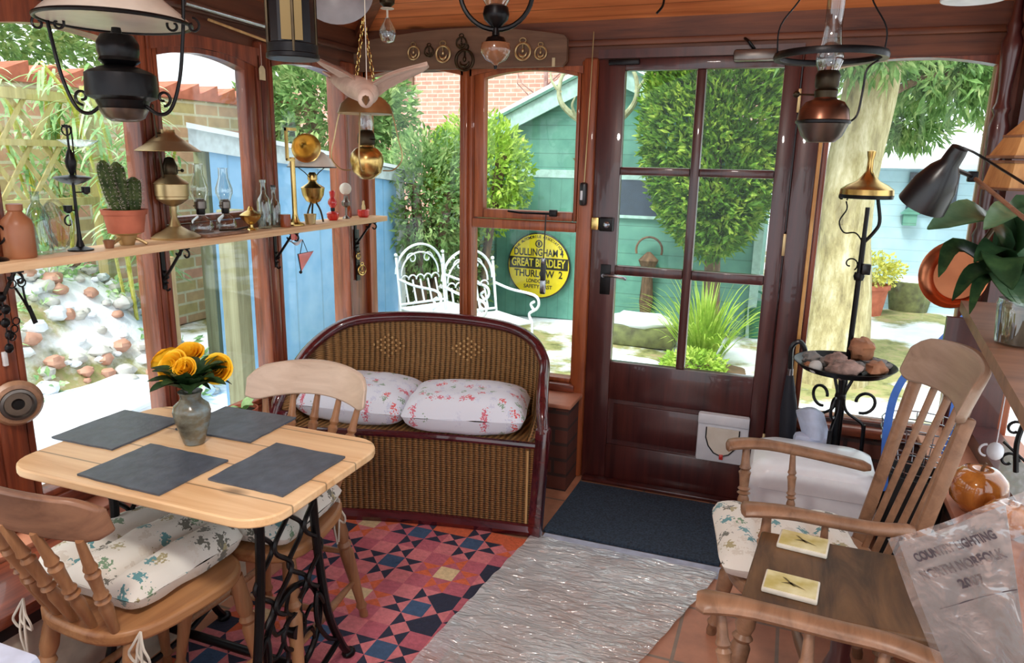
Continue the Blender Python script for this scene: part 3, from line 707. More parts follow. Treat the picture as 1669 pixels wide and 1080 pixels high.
for i,ch in enumerate(top):
    if ch==' ': continue
    a=PI*.80-(PI*.60)*i/(len(top)-1); text_mesh(ch,.038,'sign_black',t,onsign((R-.035)*math.cos(a),(R-.035)*math.sin(a),a-PI/2))
b=MB(); b.lathe([(.04,0),(.04,.004),(.028,.004),(.028,0)],sc+V((0,-.01,.235)),(0,-1,0),20,caps=False); b.box((sc.x-.012,sc.y-.014,sc.z+.215),(sc.x+.012,sc.y-.01,sc.z+.255)); b.build('emblem','sign_black',t)
# hanging dried head and pot on shed wall
b=MB(); b.tube(arc((.72,sy-.1,.62),.13,-PI*.1,PI*1.1,12),.012,6); b.lathe([(.05,-.55),(.07,-.4),(.05,-.1),(.1,.02),(.02,.1)],(.72,sy-.1,.5)); one(b,'dried_ornament','bark_dark','dark ornament hanging on the shed wall behind the door panes','ornament',origin=(.72,sy-.1,.5))
# pale blue shed on the left
t=thing('blue_shed','pale blue boarded outbuilding outside the left windows','shed',(-2.2,1.6,G))
b=MB(); b.prism([(-1.4,.49,G-.1),(-1.4,2.87,G-.1),(-1.4,2.87,1.25),(-1.4,.49,1.5)],(-1.3,1.55,0)); b.build('shed_wall','shed_blue',t,smooth=False)
b=MB(); b.prism([(-1.37,.3,1.62),(-1.37,3.1,1.33),(-1.37,3.1,1.23),(-1.37,.3,1.50)],(-1.3,1.4,0)); b.build('fascia','blue_fascia',t)
b=MB(); b.prism([(-1.33,.25,1.65),(-1.33,3.15,1.36),(-1.33,3.15,1.33),(-1.33,.25,1.62)],(-1.4,1.5,0)); b.build('roof','snow',t)
b=MB(); b.box((-1.4,2.80,G-.1),(-1.36,2.88,1.24)); b.build('corner_trim','white_paint',t)
# brick wall with coping, trellis
t=thing('garden_wall','old brick garden wall with a tiled coping beyond the trellis','wall',(-3.75,1.5,G))
b=MB(); b.box((-3.9,-4,G),(-3.6,4.4,1.98)); b.build('brickwork','garden_brick',t,smooth=False)
b=MB()
for i in range(34):
    y=-4+i*.25; b.prism([(-4.0,y,1.98),(-4.0,y+.25,1.98),(-4.0,y+.25,2.14),(-4.0,y,2.04)],(.45,0,0))
b.build('coping','terracotta',t,smooth=False)
t=thing('trellis','pale wooden lattice trellis panel outside the left window','trellis',(-2.4,0,0))
b=MB(); xT=-2.5
b.box((xT-.03,-2.2,1.78),(xT+.03,.62,1.84)); b.box((xT-.03,-2.2,1.12),(xT+.03,.62,1.17)); b.box((xT-.03,-2.2,1.5),(xT+.03,.62,1.54)); b.build('rail','trellis',t)
b=MB()
for i in range(16):
    y=-2.3+i*.2
    for s_ in (1,-1):
        y0,y1=(y,y+.45*s_); 
        if max(y0,y1)<.66: b.beam((xT+.01*s_,y0,1.14),(xT+.01*s_,y1,1.8),.012,.028)
b.build('lattice','trellis',t,smooth=False)
for y in (-2.2,-.75,.62): MB().box((xT-.045,y-.04,gz(-2.5,y)-.1),(xT+.045,y+.04,1.9)).build('post','trellis',t)
# fence posts near the window
for k,(p,h,w_,lb,mt) in enumerate([((-1.759,0.3997,-0.1),1.02,.1,'short square pale wooden post outside the second left window','lumber_pale'),((-1.15,0.3647,0.6677),1.35,.12,'tall mossy square post beside the blue shed','weathered'),((-1.9,0.9889,0.8257),1.7,.11,'green weathered post behind the tall mossy post','weathered')]):
    b=MB().box((p[0]-w_/2,p[1]-w_/2,G-.1),(p[0]+w_/2,p[1]+w_/2,G+h),.006); one(b,'wooden_post',mt,lb,'post',origin=(p[0],p[1],G))
# house behind, distant hedge twigs
t=thing('brick_house','pale brick house far behind the green shed','house',(0,12,G))
b=MB(); b.box((-8.5,10.5,G-.2),(1.3,14,6.5)); b.build('house_wall','house_brick',t,smooth=False)
b=MB(); wp=(-5.576,10.45,2.988); b.box((wp[0]-.45,10.44,wp[2]-.25),(wp[0]+.25,10.5,wp[2]+1.2)); ww=b.build('house_window','plank_grey',t)
MB().box((wp[0]-.52,10.40,wp[2]-.33),(wp[0]+.32,10.5,wp[2]-.25)).build('window_ledge','opal',ww)
def shrub(name,label,cat,c,r,n,l,w,mat,stems=3,group=None,stem='bark_dark',droop=0,base=None):
    c=V(c); z0=gz(c.x,c.y) if base is None else base
    t=thing(name,label,cat,(c.x,c.y,z0),0,group)
    b=MB(); foliage(b,c,r,n,l,w,droop=droop); b.build('foliage',mat,t,smooth=False)
    b=MB()
    for i in range(stems):
        a=i*2.4; b.tube(smoothpts([(c.x+.04*math.cos(a),c.y+.04*math.sin(a),z0-.03),(c.x+.2*r[0]*math.cos(a),c.y+.2*r[1]*math.sin(a),(z0+c.z)/2),(c.x+.5*r[0]*math.cos(a),c.y+.5*r[1]*math.sin(a),c.z+.3*r[2])],4),.035,6)
    b.build('stem',stem,t); return t
bp=(-1.16,3,1.292)
shrub('garden_bush','loose green bush behind the left-hand white garden chair','bush',(bp[0]-.1,3.1,1.02),(.58,.45,.72),5200,.085,.034,'leaf_mid',5)
bp=(-0.7936,3.6,1.41)
shrub('garden_bush','mottled green bush overlapping the left side of the green shed','bush',(bp[0]-.12,3.55,1.32),(.56,.4,.62),5200,.075,.034,'leaf_bright',4)
shrub('garden_bush','dark ivy growing low behind the white garden chairs','bush',(-1.35,3.6,.35),(.6,.3,.6),2200,.08,.05,'leaf_mid',2)
# conifer
t=thing('conifer','large bright yellow-green conifer seen through the door panes','tree',(1.15,3.55,G))
b=MB()
for (c,r,n) in [((1.33,3.62,1.80),(.66,.35,1.1),11000),((1.36,3.55,1.25),(.42,.32,.6),4200),((1.35,3.7,2.5),(.72,.3,.6),4500)]: foliage(b,c,r,n,.1,.036,.7,-.5)
b.build('foliage','leaf_conifer',t,smooth=False)
b=MB(); b.tube([(1.42,3.65,G),(1.38,3.68,.6),(1.33,3.7,1.6)],[.09,.07,.05],10); b.build('trunk','bark_dark',t)
# big trunk right
t=thing('tree','large tree with a thick mossy trunk beside the right window','tree',(2.42,3.0,G))
b=MB(); P=smoothpts([(2.42,3.0,G-.05),(2.43,3.0,.5),(2.40,3.0,1.3),(2.47,3.05,2.1),(2.5,3.1,3.2)],6); b.tube(P,[.30-.11*min(1,i/9)+.0*i for i in range(len(P))],18); b.build('trunk','bark',t)
b=MB()
for (c,r,n) in [((3.1,3.6,2.25),(.9,.6,.42),3200),((2.35,2.6,2.35),(.6,.4,.3),1500),((3.9,5.5,2.5),(.9,.6,.6),2600),((2.9,4.4,1.85),(.38,.3,.22),900)]: foliage(b,c,r,n,.14,.034,.2,.4)
b.build('foliage','leaf_mid',t,smooth=False)
b=MB(); b.tube(smoothpts([(2.45,3.05,1.9),(2.9,3.4,2.15),(3.6,3.9,2.2)],5),.03,6); b.build('branch','bark_dark',t)
# clapboard shed right
rb=(2.653,6.5,1.62); 
t=thing('white_shed','pale blue-white clapboard shed seen through the right window','shed',(4.0,7,G))
b=MB(); b.box((2.7,6.5,G-.2),(5.4,8.5,1.5)); b.build('shed_wall','clapboard',t,smooth=False)
b=MB(); b.prism([(2.5,6.3,1.46),(2.5,7.4,1.92),(2.5,7.4,1.98),(2.5,6.3,1.52)],(3.1,0,0)); b.build('roof','snow',t)
b=MB(); b.box((3.25,6.46,.95),(3.75,6.5,1.42)); sw=b.build('shed_window','dark_window',t)
b=MB(); b.box((3.48,6.44,.95),(3.78,6.47,1.0)); b.box((3.5,6.44,1.0),(3.53,6.47,1.4)); b.build('window_frame','white_paint',sw)
c=(3.3,6.4,0.8977)
b=MB(); b.box((c[0]-.07,6.38,c[2]-.08),(c[0]+.07,6.47,c[2]+.05)); b.prism([(c[0]-.1,6.36,c[2]+.05),(c[0]+.1,6.36,c[2]+.05),(c[0],6.36,c[2]+.15)],(0,.12,0)); one(b,'bird_box','shed_green_h','small pale green bird box on the clapboard shed','bird box')
# pots
def pot(name,c,r,h,mat,label,cat='pot'):
    t=thing(name,label,cat,c); b=MB(); x,y,z=c
    b.lathe([(r*.72,0),(r*.95,h*.85),(r*1.05,h*.86),(r*1.05,h),(r*.9,h),(r*.85,h*.88)],c,n=24); b.build('pot',mat,t)
    MB().lathe([(r*.86,0),(0.001,.012)],(x,y,z+h*.88),n=20).build('soil','flowerpot_soil',t); return t
c=(3.43,6.563,-0.2); 
b=MB(); r=.27; b.lathe([(r*.8,0),(r*.97,.3),(r,.36),(r*.9,.36)],(c[0],c[1],-.2)); o=thing('stone_pot','mossy round stone pot standing right of the trunk','pot',(c[0],c[1],G)); b.build('pot','trough_stone',o); MB().lathe([(r*.93,.3),(r*.6,.41),(.001,.43)],(c[0],c[1],-.2)).build('snow_cap','snow',o)
c=(2.952,6.053,-0.2)
t=pot('flower_pot',(c[0],c[1],G),.2,.36,'terracotta','terracotta pot of yellow flowers on a stand beside the trunk')
b=MB(); foliage(b,(c[0],c[1],.32),(.34,.3,.2),900,.055,.035,.4); b.build('flowers','leaf_yellow',t,smooth=False)
# trough and stones
c=(0.7769,3.501,-0.2)
t=thing('stone_trough','mossy stone trough topped with snow against the green shed','trough',(.75,3.5,G)); b=MB(); b.box((.42,3.35,G),(1.12,3.7,.0),.03); b.build('trough','trough_stone',t)
b=MB(); rock(b,(.77,3.52,.02),(.36,.18,.07),3,.3); b.build('snow_cap','snow',t)
b=MB(); rock(b,(.82,2.7,G-.02),(.34,.3,.09),5,.4,20,10); one(b,'snow_drift','snow','patch of snow on the soil in front of the stone trough','snow')
b=MB(); rock(b,(1.5,2.65,G-.05),(.5,.55,.09),9,.3,20,10); one(b,'soil_bed','soil','bare soil bed below the grassy clump','soil')
# daylily clump
t=thing('grass_clump','tall clump of arching strap leaves outside the door','plant',(1.42,3.05,G)); b=MB()
for i in range(230):
    a=random.uniform(0,2*PI); k=random.random()**.7; p=(1.42+.14*k*math.cos(a),3.05+.14*k*math.sin(a),G)
    blade(b,p,(math.cos(a)*k*.75,math.sin(a)*k*.75,1.25),random.uniform(.5,.85),.02,.16+.3*k)
b.build('leaves','leaf_bright',t,smooth=False)
shrub('low_plant','low bright green leafy plant in front of the strap-leaved clump','plant',(1.40,2.55,G+.1),(.26,.2,.13),1300,.05,.03,'leaf_bright',2)
c=(1.775,4.385,-0.2)
b=MB(); b.lathe([(.12,0),(.13,.3),(.08,.36),(.08,.38),(.02,.38)],(c[0],c[1]-.1,G)); b.tube(arc((c[0],c[1]-.1,G+.38),.08,0,PI,8),.012,6); one(b,'watering_can','green_can','green watering can standing at the corner of the shed','watering can',origin=(c[0],c[1]-.1,G))
# left garden : rockery, bamboo
for k in range(230):
    x=random.uniform(-2.65,-1.62); y=random.uniform(-1.1,.62); s_=random.uniform(.02,.065); q=random.random()
    nm,mt,lb,ct=('rockery_stone','white_stone','pale stone in the snowy rockery outside the left window','stone') if q<.4 else (('brick_piece','rubble_brick','broken orange brick in the snowy rockery outside the left window','brick') if q<.7 else ('snow_clump','snow','clump of snow in the rockery outside the left window','snow'))
    b=MB(); rock(b,(0,0,0),(s_,s_*1.1,s_*.7),k,.4,10,6); o=b.build(nm,mt); o.location=(x,y,gz(x,y)+s_*.4); tag(o,lb,ct,{'stone':'rockery stones','brick':'rockery bricks','snow':'rockery snow clumps'}[ct])
b=MB(); rock(b,(-1.75,-.35,-.02),(.30,.75,.14),21,.3,24,12); one(b,'snow_bank','snow','broad bank of snow below the rockery outside the left window','snow')
b=MB(); rock(b,(-1.1,-.75,-.14),(.5,.7,.12),25,.3,24,12); one(b,'snow_bank','snow','nearer bank of snow right under the left window','snow')
for k,(p,h,n) in enumerate([((-4.722,2.089,0.3),.35,60),((-2.196,0.06304,-0.1),.28,50),((-2.052,0.2682,-0.1),.2,30),((-2.45,0.3568,0),.22,60),((-3.045,0.4108,0.1),.3,40)]):
    t=thing('green_tuft',['arching tuft of green leaves at the back of the rockery','small green tuft poking from the snow at the left window','second low tuft right of the one poking from the snow','leafy clump in the middle of the snow bank','loose tuft at the far left of the rockery'][k],'plant',p); b=MB()
    for i in range(n):
        a=random.uniform(0,2*PI); blade(b,p,(math.cos(a)*.8,math.sin(a)*.8,1),h*random.uniform(.5,1.1),.022,.4)
    b.build('leaves','leaf_bamboo' if k%2 else 'leaf_bright',t,smooth=False)
t=thing('ground_cover','low leafy ground cover growing through the rockery outside the left window','plant',(-2.1,-.2,.4)); b=MB()
for k in range(60):
    x=random.uniform(-2.7,-1.6); y=random.uniform(-1.2,.8); foliage(b,(x,y,gz(x,y)+.03),(.1,.1,.06),26,.07,.03,.3)
b.build('leaves','leaf_bamboo',t,smooth=False); t['kind']='stuff'
def bamboo(label,c,h,n,spread,leaves):
    t=thing('bamboo',label,'bamboo',c); st=MB(); lf=MB(); c=V(c)
    for i in range(n):
        a=random.uniform(0,2*PI); q=V((math.cos(a),math.sin(a),0))*spread*random.uniform(.2,1); hh=h*random.uniform(.75,1.1)
        P=smoothpts([c+q*.3,c+q*.6+V((0,0,hh*.5)),c+q+V((0,0,hh*.85)),c+q*1.5+V((0,0,hh))],4); st.tube(P,.011,5)
        for k in range(leaves):
            p=P[random.randint(3,len(P)-1)]+rv()*.05; d=rv(); d.z=-abs(d.z)*.5; blade(lf,p,d,random.uniform(.14,.26),.026,.35,4)
    st.build('cane','leaf_yellow',t); lf.build('leaves','leaf_bamboo',t,smooth=False)
bamboo('tall arching bamboo behind the cactus outside the left window',(-2.75,.45,gz(-2.75,.45)),1.25,9,.32,44)
bamboo('bamboo beside the square post outside the second left window',(-2.15,.55,gz(-2.15,.55)),1.5,9,.3,46)
bamboo('bamboo clump between the two mossy posts',(-2.6,1.2,gz(-2.6,1.2)),1.7,7,.25,40)
shrub('garden_tree','leafy evergreen rising behind the blue outbuilding','tree',(-2.9,3.9,1.95),(1.1,.6,.75),5200,.13,.05,'leaf_mid',3)
shrub('garden_tree','dark evergreen showing above the brick garden wall','tree',(-4.9,1.2,2.6),(.5,2.0,.55),4200,.12,.05,'leaf_mid',3)
# thin winter trees behind the shed
for k in range(7):
    x=-1.6+k*.42; y=7.6+.3*(k%2); t=thing('bare_tree','thin bare winter tree between the green shed and the brick house','tree',(x,y,G),0,'bare trees behind the green shed'); b=MB()
    b.tube([(x,y,G),(x+.05,y,1.8),(x-.03,y,4.2)],[.05,.04,.02],6)
    for i in range(34):
        z=random.uniform(1.6,4.2); a=random.uniform(0,2*PI); l=random.uniform(.3,.7); p=V((x,y,z)); q=p+V((math.cos(a)*l,math.sin(a)*l*.3,l*.7)); b.tube([p,q,q+V((math.cos(a+.8)*l*.4,0,l*.4))],[.012,.007,.003],4,caps=False)
    b.build('trunk','twig_far',t)
# white garden chairs and table
def garden_chair(loc,rz,label):
    t=thing('garden_chair',label,'chair',loc,rz,None); W=.24; r=.011
    def tb(pts,name,rr=r,n=6): b=MB(); b.tube(pts,rr,n); return b.build(name,'white_paint',t,world=False)
    b=MB(); b.tube([(-W,W,0),(-W,W+.02,.45),(-W,W+.08,.86)],r,6); b.tube([(W,W,0),(W,W+.02,.45),(W,W+.08,.86)],r,6)
    for s_ in (-1,1): b.ball((s_*W,W+.085,.88),.016,8,6)
    b.tube(arc((0,W+.085,.72),W,0,PI,20),r,6); b.tube(arc((0,W+.082,.70),W*.80,0,PI,16),r*.7,6)
    for i in range(5):
        x=-W+W*2*(i+1)/6; b.tube([(x,W+.02,.47),(x*.98,W+.08,.66)],r*.75,6); b.tube(arc((x*.98,W+.08,.66),W/6,0,PI,8),r*.6,5)
    for s_ in (-1,1):
        b.tube(spiral((s_*.08,W+.085,.84),.055,.012,PI/2-s_*1.5,PI/2+s_*5,18),r*.55,5)
    b.tube([(-W,W+.02,.47),(W,W+.02,.47)],r,6); b.build('backrest','white_paint',t,world=False)
    b=MB(); b.box((-W,-W,.435),(W,W,.45),.005); b.tube([(-W,-W,.44),(W,-W,.44),(W,W,.44),(-W,W,.44)],r,6,closed=True); b.build('seat','white_paint',t,world=False)
    for s_ in (-1,1):
        tb(smoothpts([(s_*W,W+.04,.68),(s_*W,.05,.66),(s_*W,-W-.02,.66),(s_*W,-W-.08,.60),(s_*W,-W-.03,.545),(s_*W,-W+.02,.58),(s_*W,-W-.02,.61)],5),'armrest')
        tb(smoothpts([(s_*W,-W-.03,.545),(s_*W,-W+.04,.5),(s_*W,-W,.44)],4),'arm_support')
        tb([(s_*W,-W,.44),(s_*W,-W-.02,0)],'leg')
    return t
garden_chair((-.64,2.2,G),math.radians(62),'white scrollwork metal garden chair with an arched back, left of the round table')
garden_chair((-.13,2.0,G),math.radians(56),'white scrollwork metal garden chair in front of the yellow sign')
t=thing('garden_table','round white metal garden table between the two garden chairs','table',(-.36,1.75,G))
b=MB(); b.lathe([(.30,.44),(.31,.45),(.31,.46),(.29,.465)],(-.36,1.75,G),n=28); b.build('tabletop','white_paint',t)
for i in range(3):
    a=i*2.1+.4; b=MB(); b.tube(smoothpts([(-.36+.05*math.cos(a),1.75+.05*math.sin(a),G+.44),(-.36+.16*math.cos(a),1.75+.16*math.sin(a),G+.25),(-.36+.1*math.cos(a),1.75+.1*math.sin(a),G+.15),(-.36+.25*math.cos(a),1.75+.25*math.sin(a),G)],4),.011,6); b.build('leg','white_paint',t)
b=MB(); rock(b,(-.34,1.76,G+.485),(.2,.16,.04),12,.35); one(b,'table_snow','snow','heap of snow lying on the white garden table','snow')
# ---------------------------------------------------------------- wicker settee
SA=V((1.2,-.675,0)); SL=V((-.972,-.233,0)); SB=V((-.233,.972,0))
def sp(s,d,z): return SA+SL*s+SB*d+V((0,0,z))
t=thing('wicker_settee','small wicker settee with a curved back and dark red polished rim','settee',tuple(sp(.55,.2,0)))
rim=[(.0,.02,.44),(.012,.07,.53),(.02,.18,.60),(.03,.30,.66),(.09,.39,.725),(.20,.435,.765),(.38,.45,.785),(.55,.455,.79),(.72,.45,.785),(.88,.435,.765),(.98,.39,.725),(1.05,.30,.66),(1.07,.18,.60),(1.085,.07,.53),(1.10,.02,.44)]
P=smoothpts([sp(*q) for q in rim],6); b=MB(); b.tube(P,.024,12); rimo=b.build('rim','mahogany',t)
def backf(u,v):
    k=u*(len(P)-1); i=min(int(k),len(P)-2); p=P[i].lerp(P[i+1],k-i)
    # lower edge: follows the seat outline
    s=(p-SA).dot(SL); d=(p-SA).dot(SB)
    ls=min(1.03,max(.07,s)); ld=min(.40,d*.9); q=sp(ls,ld,.40)
    w=v; bul=.0
    r=q.lerp(p,w); return r+SB*(.02*math.sin(PI*w))
b=MB(); b.grid(backf,80,10,th=(0,.012,0)); bk=b.build('backrest','wicker',t)
# woven diamonds on the back
for cs in (.36,.72):
    b=MB()
    for i in range(-4,5):
        for j in range(-4,5):
            if abs(i)+abs(j)<=4 and (i+j)%2==0:
                u=None; c=sp(1.1-cs,0,0); s=1.1-cs+i*.017; z=.655+j*.012
                # place on the back surface
                best=None
                for k in range(0,161,2):
                    p=P[0]
                    uu=k/160; kk=uu*(len(P)-1); ii=min(int(kk),len(P)-2); pp=P[ii].lerp(P[ii+1],kk-ii)
                    ds=abs((pp-SA).dot(SL)-s)
                    if (best is None or ds<best[0]) and pp.z>.7: best=(ds,uu,pp)
                pp=best[2]; q=sp(min(1.03,max(.07,s)),min(.40,(pp-SA).dot(SB)*.9),.40); v=(z-.4)/(pp.z-.4); r=q.lerp(pp,v)+SB*(.02*math.sin(PI*v)); c=sp(s,(r-SA).dot(SB)-.006,z)
                b.ball(c,(.006,.004,.006),6,4)
    dm=b.build('woven_diamond','lumber_pale',bk); dm['kind']='stuff'
# base
def frontf(u,v):
    s=.03+1.0*u; return sp(s,.02+.03*math.sin(PI*u),.05+v*.35)
b=MB(); b.grid(frontf,50,12,th=tuple(SB*.012)); b.build('front_panel','wicker_front',t)
b=MB(); b.grid(lambda u,v: sp(.03+.035*v,.02+.40*v,.05+u*.33),10,10,th=tuple(SL*.01)); b.build('side_panel','wicker_front',t)
b=MB(); b.grid(lambda u,v: sp(1.03-.02*v,.02+.40*v,.05+u*.33),10,10,th=tuple(-SL*.01)); b.build('side_panel','wicker_front',t)
b=MB(); 
Q=[sp(.03+1.0*u,.03+.03*math.sin(PI*u),0) for u in [i/20 for i in range(21)]]
b.prism([q+V((0,0,.385)) for q in Q]+[sp(1.02,.40,.385),sp(.07,.40,.385)],(0,0,.018)); b.build('seat','wicker',t)
b=MB(); b.tube([q+V((0,0,.03)) for q in Q],.03,8); b.build('bottom_rail','mahogany',t)
b=MB(); b.tube([q+V((0,0,.392))-SB*.008 for q in Q],.014,8); b.build('seat_rail','mahogany',t)
for s_,k in ((.012,1),(1.048,-1)):
    b=MB(); b.beam(sp(s_+.012*k,.02,0),sp(s_-.01*k,.03,.47),.05,.055,.012); b.build('front_leg','mahogany',t)
    b=MB(); b.beam(sp(.09 if k>0 else 1.0,.385,0),sp(.06 if k>0 else 1.02,.40,.46),.035,.035,.008); b.build('rear_leg','mahogany',t)
b=MB(); b.tube([sp(.06,.022,.06),sp(.06,.022,.37)],.005,6); b.build('panel_edge','lumber_pale',t)
# cushions
def pillow(name,mat,c,hx,hy,h,rz,label,cat,group=None,tufts=None,tilt=0,seed=0,puff=.55,flat=.45):
    b=MB(); n=22; vs=[];fs=[]
    def f(u,v,s_):
        x=2*u-1;y=2*v-1; e=(1-x**4)*(1-y**4); z=h*.5*(max(0,e)**puff)*s_
        k=1-.05*(1-abs(x))*abs(y)**3-.0; cx=1-.06*(1-x*x)*abs(y)**4; 
        xx=x*(1-.07*(1-y*y)*0-.05*(1-abs(y))**2*0); 
        cr=1-.085*(x*y)**4; px=hx*x*cr*(1-.05*(1-y*y)*abs(x)**6); py=hy*y*cr*(1-.05*(1-x*x)*abs(y)**6)
        wob=.010*noise.noise(V((x*2.2+seed,y*2.2,seed)))*(1-abs(x*y))
        if tufts and s_>0:
            g=0
            for tx in tufts: g+=math.exp(-((x-tx)/.13)**2)
            z-=h*.30*min(1,g)*(1-y**8)
        return (px,py,h*flat+z+wob*s_+(0 if s_>0 else 0))
    b.grid(lambda u,v:f(u,v,1),n,n); b.grid(lambda u,v:f(u,v,-1),n,n)
    o=b.build(name,mat,angle=70); o.location=c; o.rotation_euler=(tilt,0,rz); return tag(o,label,cat,group)
a=math.atan2(SL.y,SL.x)+PI
c=sp(.33,.19,.405); pillow('cushion','cushion_birds',tuple(c),.26,.19,.17,a+.03,'white bird-print cushion on the right half of the wicker settee','cushion',seed=2)
c=sp(.79,.23,.405); pillow('cushion','cushion_birds',tuple(c),.25,.19,.165,a-.12,'white bird-print cushion on the left half of the wicker settee','cushion',seed=5)
# ---------------------------------------------------------------- treadle table
TX0,TX1,TY0,TY1=.275,1.055,-2.09,-1.59; TZ=.735
t=thing('treadle_table','pine-topped table on black cast-iron sewing machine treadle legs','table',(.66,-1.83,0))
pts=[]; R=.085
for cx,cy,a0 in ((TX1-R,TY1-R,0),(TX0+R,TY1-R,PI/2),(TX0+R,TY0+R,PI),(TX1-R,TY0+R,1.5*PI)):
    for i in range(7): aa=a0+PI/2*i/6; pts.append((cx+R*math.cos(aa),cy+R*math.sin(aa)))
wood('table_top_pine',(246,212,166),(212,164,112),'x',8,.38,.06,knots=6,planks=(1,.1245))
b=MB(); b.prism([(x,y,TZ-.022) for x,y in pts],(0,0,.022)); tt=b.build('tabletop','table_top_pine',t,angle=60)
bv=tt.modifiers.new('b','BEVEL'); bv.width=.004; bv.segments=2; bv.limit_method='ANGLE'
b=MB(); b.box((.40,TY0+.1,TZ-.05),(.92,TY1-.1,TZ-.022)); b.box((.9,-2.02,TZ-.055),(.97,-1.75,TZ-.022),.01); b.build('apron','dark_oak',t)
def treadle_side(x,name):
    b=MB(); zt_=TZ-.05; r=.011; yc=-1.80
    def ub(p): return (x,)+p
    for s_ in (-1,1):
        b.tube(smoothpts([ub((yc+s_*.10,zt_)),ub((yc+s_*.115,.45)),ub((yc+s_*.15,.22)),ub((yc+s_*.205,.08)),ub((yc+s_*.235,.03)),ub((yc+s_*.25,.012))],5),[.012]*25+[.014],8)
        b.ball(ub((yc+s_*.245,.016)),(.02,.024,.016),10,6)
        b.tube(smoothpts([ub((yc+s_*.14,.25)),ub((yc+s_*.105,.30)),ub((yc+s_*.10,.22)),ub((yc+s_*.14,.14)),ub((yc+s_*.19,.10))],5),.007,7)
    for c_,ph in ((-.078,0),(-.026,PI),(.026,0),(.078,PI)):
        b.tube([(x+.004*(1 if ph else -1),yc+(c_+.027*math.cos(ph+2*PI*k/30*1.5))*(1+.35*k/45),zt_-.36*k/45) for k in range(46)],.0065,6)
    b.box((x-.012,yc-.12,zt_-.012),(x+.012,yc+.12,zt_+.012),.003)
    b.tube(smoothpts([ub((yc-.2,.09)),ub((yc-.08,.055)),ub((yc+.08,.055)),ub((yc+.2,.09))],5),.009,7)
    return b.build(name,'black_metal',t)
treadle_side(.885,'side_frame'); treadle_side(.415,'side_frame')
b=MB(); wc=V((.862,-1.77,.225)); b.tube([wc+V((0,.115*math.cos(a),.13*math.sin(a))) for a in [2*PI*i/30 for i in range(30)]],.009,8,closed=True); b.tube([wc+V((0,.045*math.cos(a),.05*math.sin(a))) for a in [2*PI*i/16 for i in range(16)]],.007,6,closed=True)
for i in range(8):
    a=2*PI*i/8; b.tube(smoothpts([wc+V((0,.04*math.cos(a),.045*math.sin(a))),wc+V((0,.08*math.cos(a+.35),.085*math.sin(a+.35))),wc+V((0,.112*math.cos(a+.1),.127*math.sin(a+.1)))],3),.006,6)
b.lathe([(.02,-.01),(.02,.012)],wc,(1,0,0),12); b.build('treadle_wheel','black_metal',t)
b=MB(); b.tube([(.415,-1.775,.12),(.885,-1.775,.12)],.013,10); b.build('cross_rod','black_metal',t)
# slate mats
def slate(c4,label):
    b=MB(); P=[]
    for i in range(4):
        p=V(c4[i]);q=V(c4[(i+1)%4])
        for k in range(8): P.append(p.lerp(q,k/8)+V((random.uniform(-1,1),random.uniform(-1,1),0))*.0016)
    cx=sum((p for p in P),V())/len(P); b.prism([(p.x,p.y,TZ+.0005) for p in P],(0,0,.005)); o=one(b,'slate_placemat','slate',label,'placemat','slate placemats on the treadle table',origin=(cx.x,cx.y,TZ)); return o
def rect(cx,cy,w,h,a):
    return [(cx+math.cos(a)*sx*w/2-math.sin(a)*sy*h/2,cy+math.sin(a)*sx*w/2+math.cos(a)*sy*h/2,TZ) for sx,sy in ((-1,-1),(1,-1),(1,1),(-1,1))]
slate(rect(.341,-1.805,.215,.235,.01),'dark slate placemat at the back left of the table, touching the window side')
slate(rect(.605,-1.615-.03,.25,.2,.02),'dark slate placemat behind the vase, nearest the potted seedling')
slate(rect(.632,-1.962,.255,.21,-.03),'dark slate placemat at the front left corner of the table')
slate(rect(.905,-1.845,.215,.24,-.02),'dark slate placemat on the right end of the table')
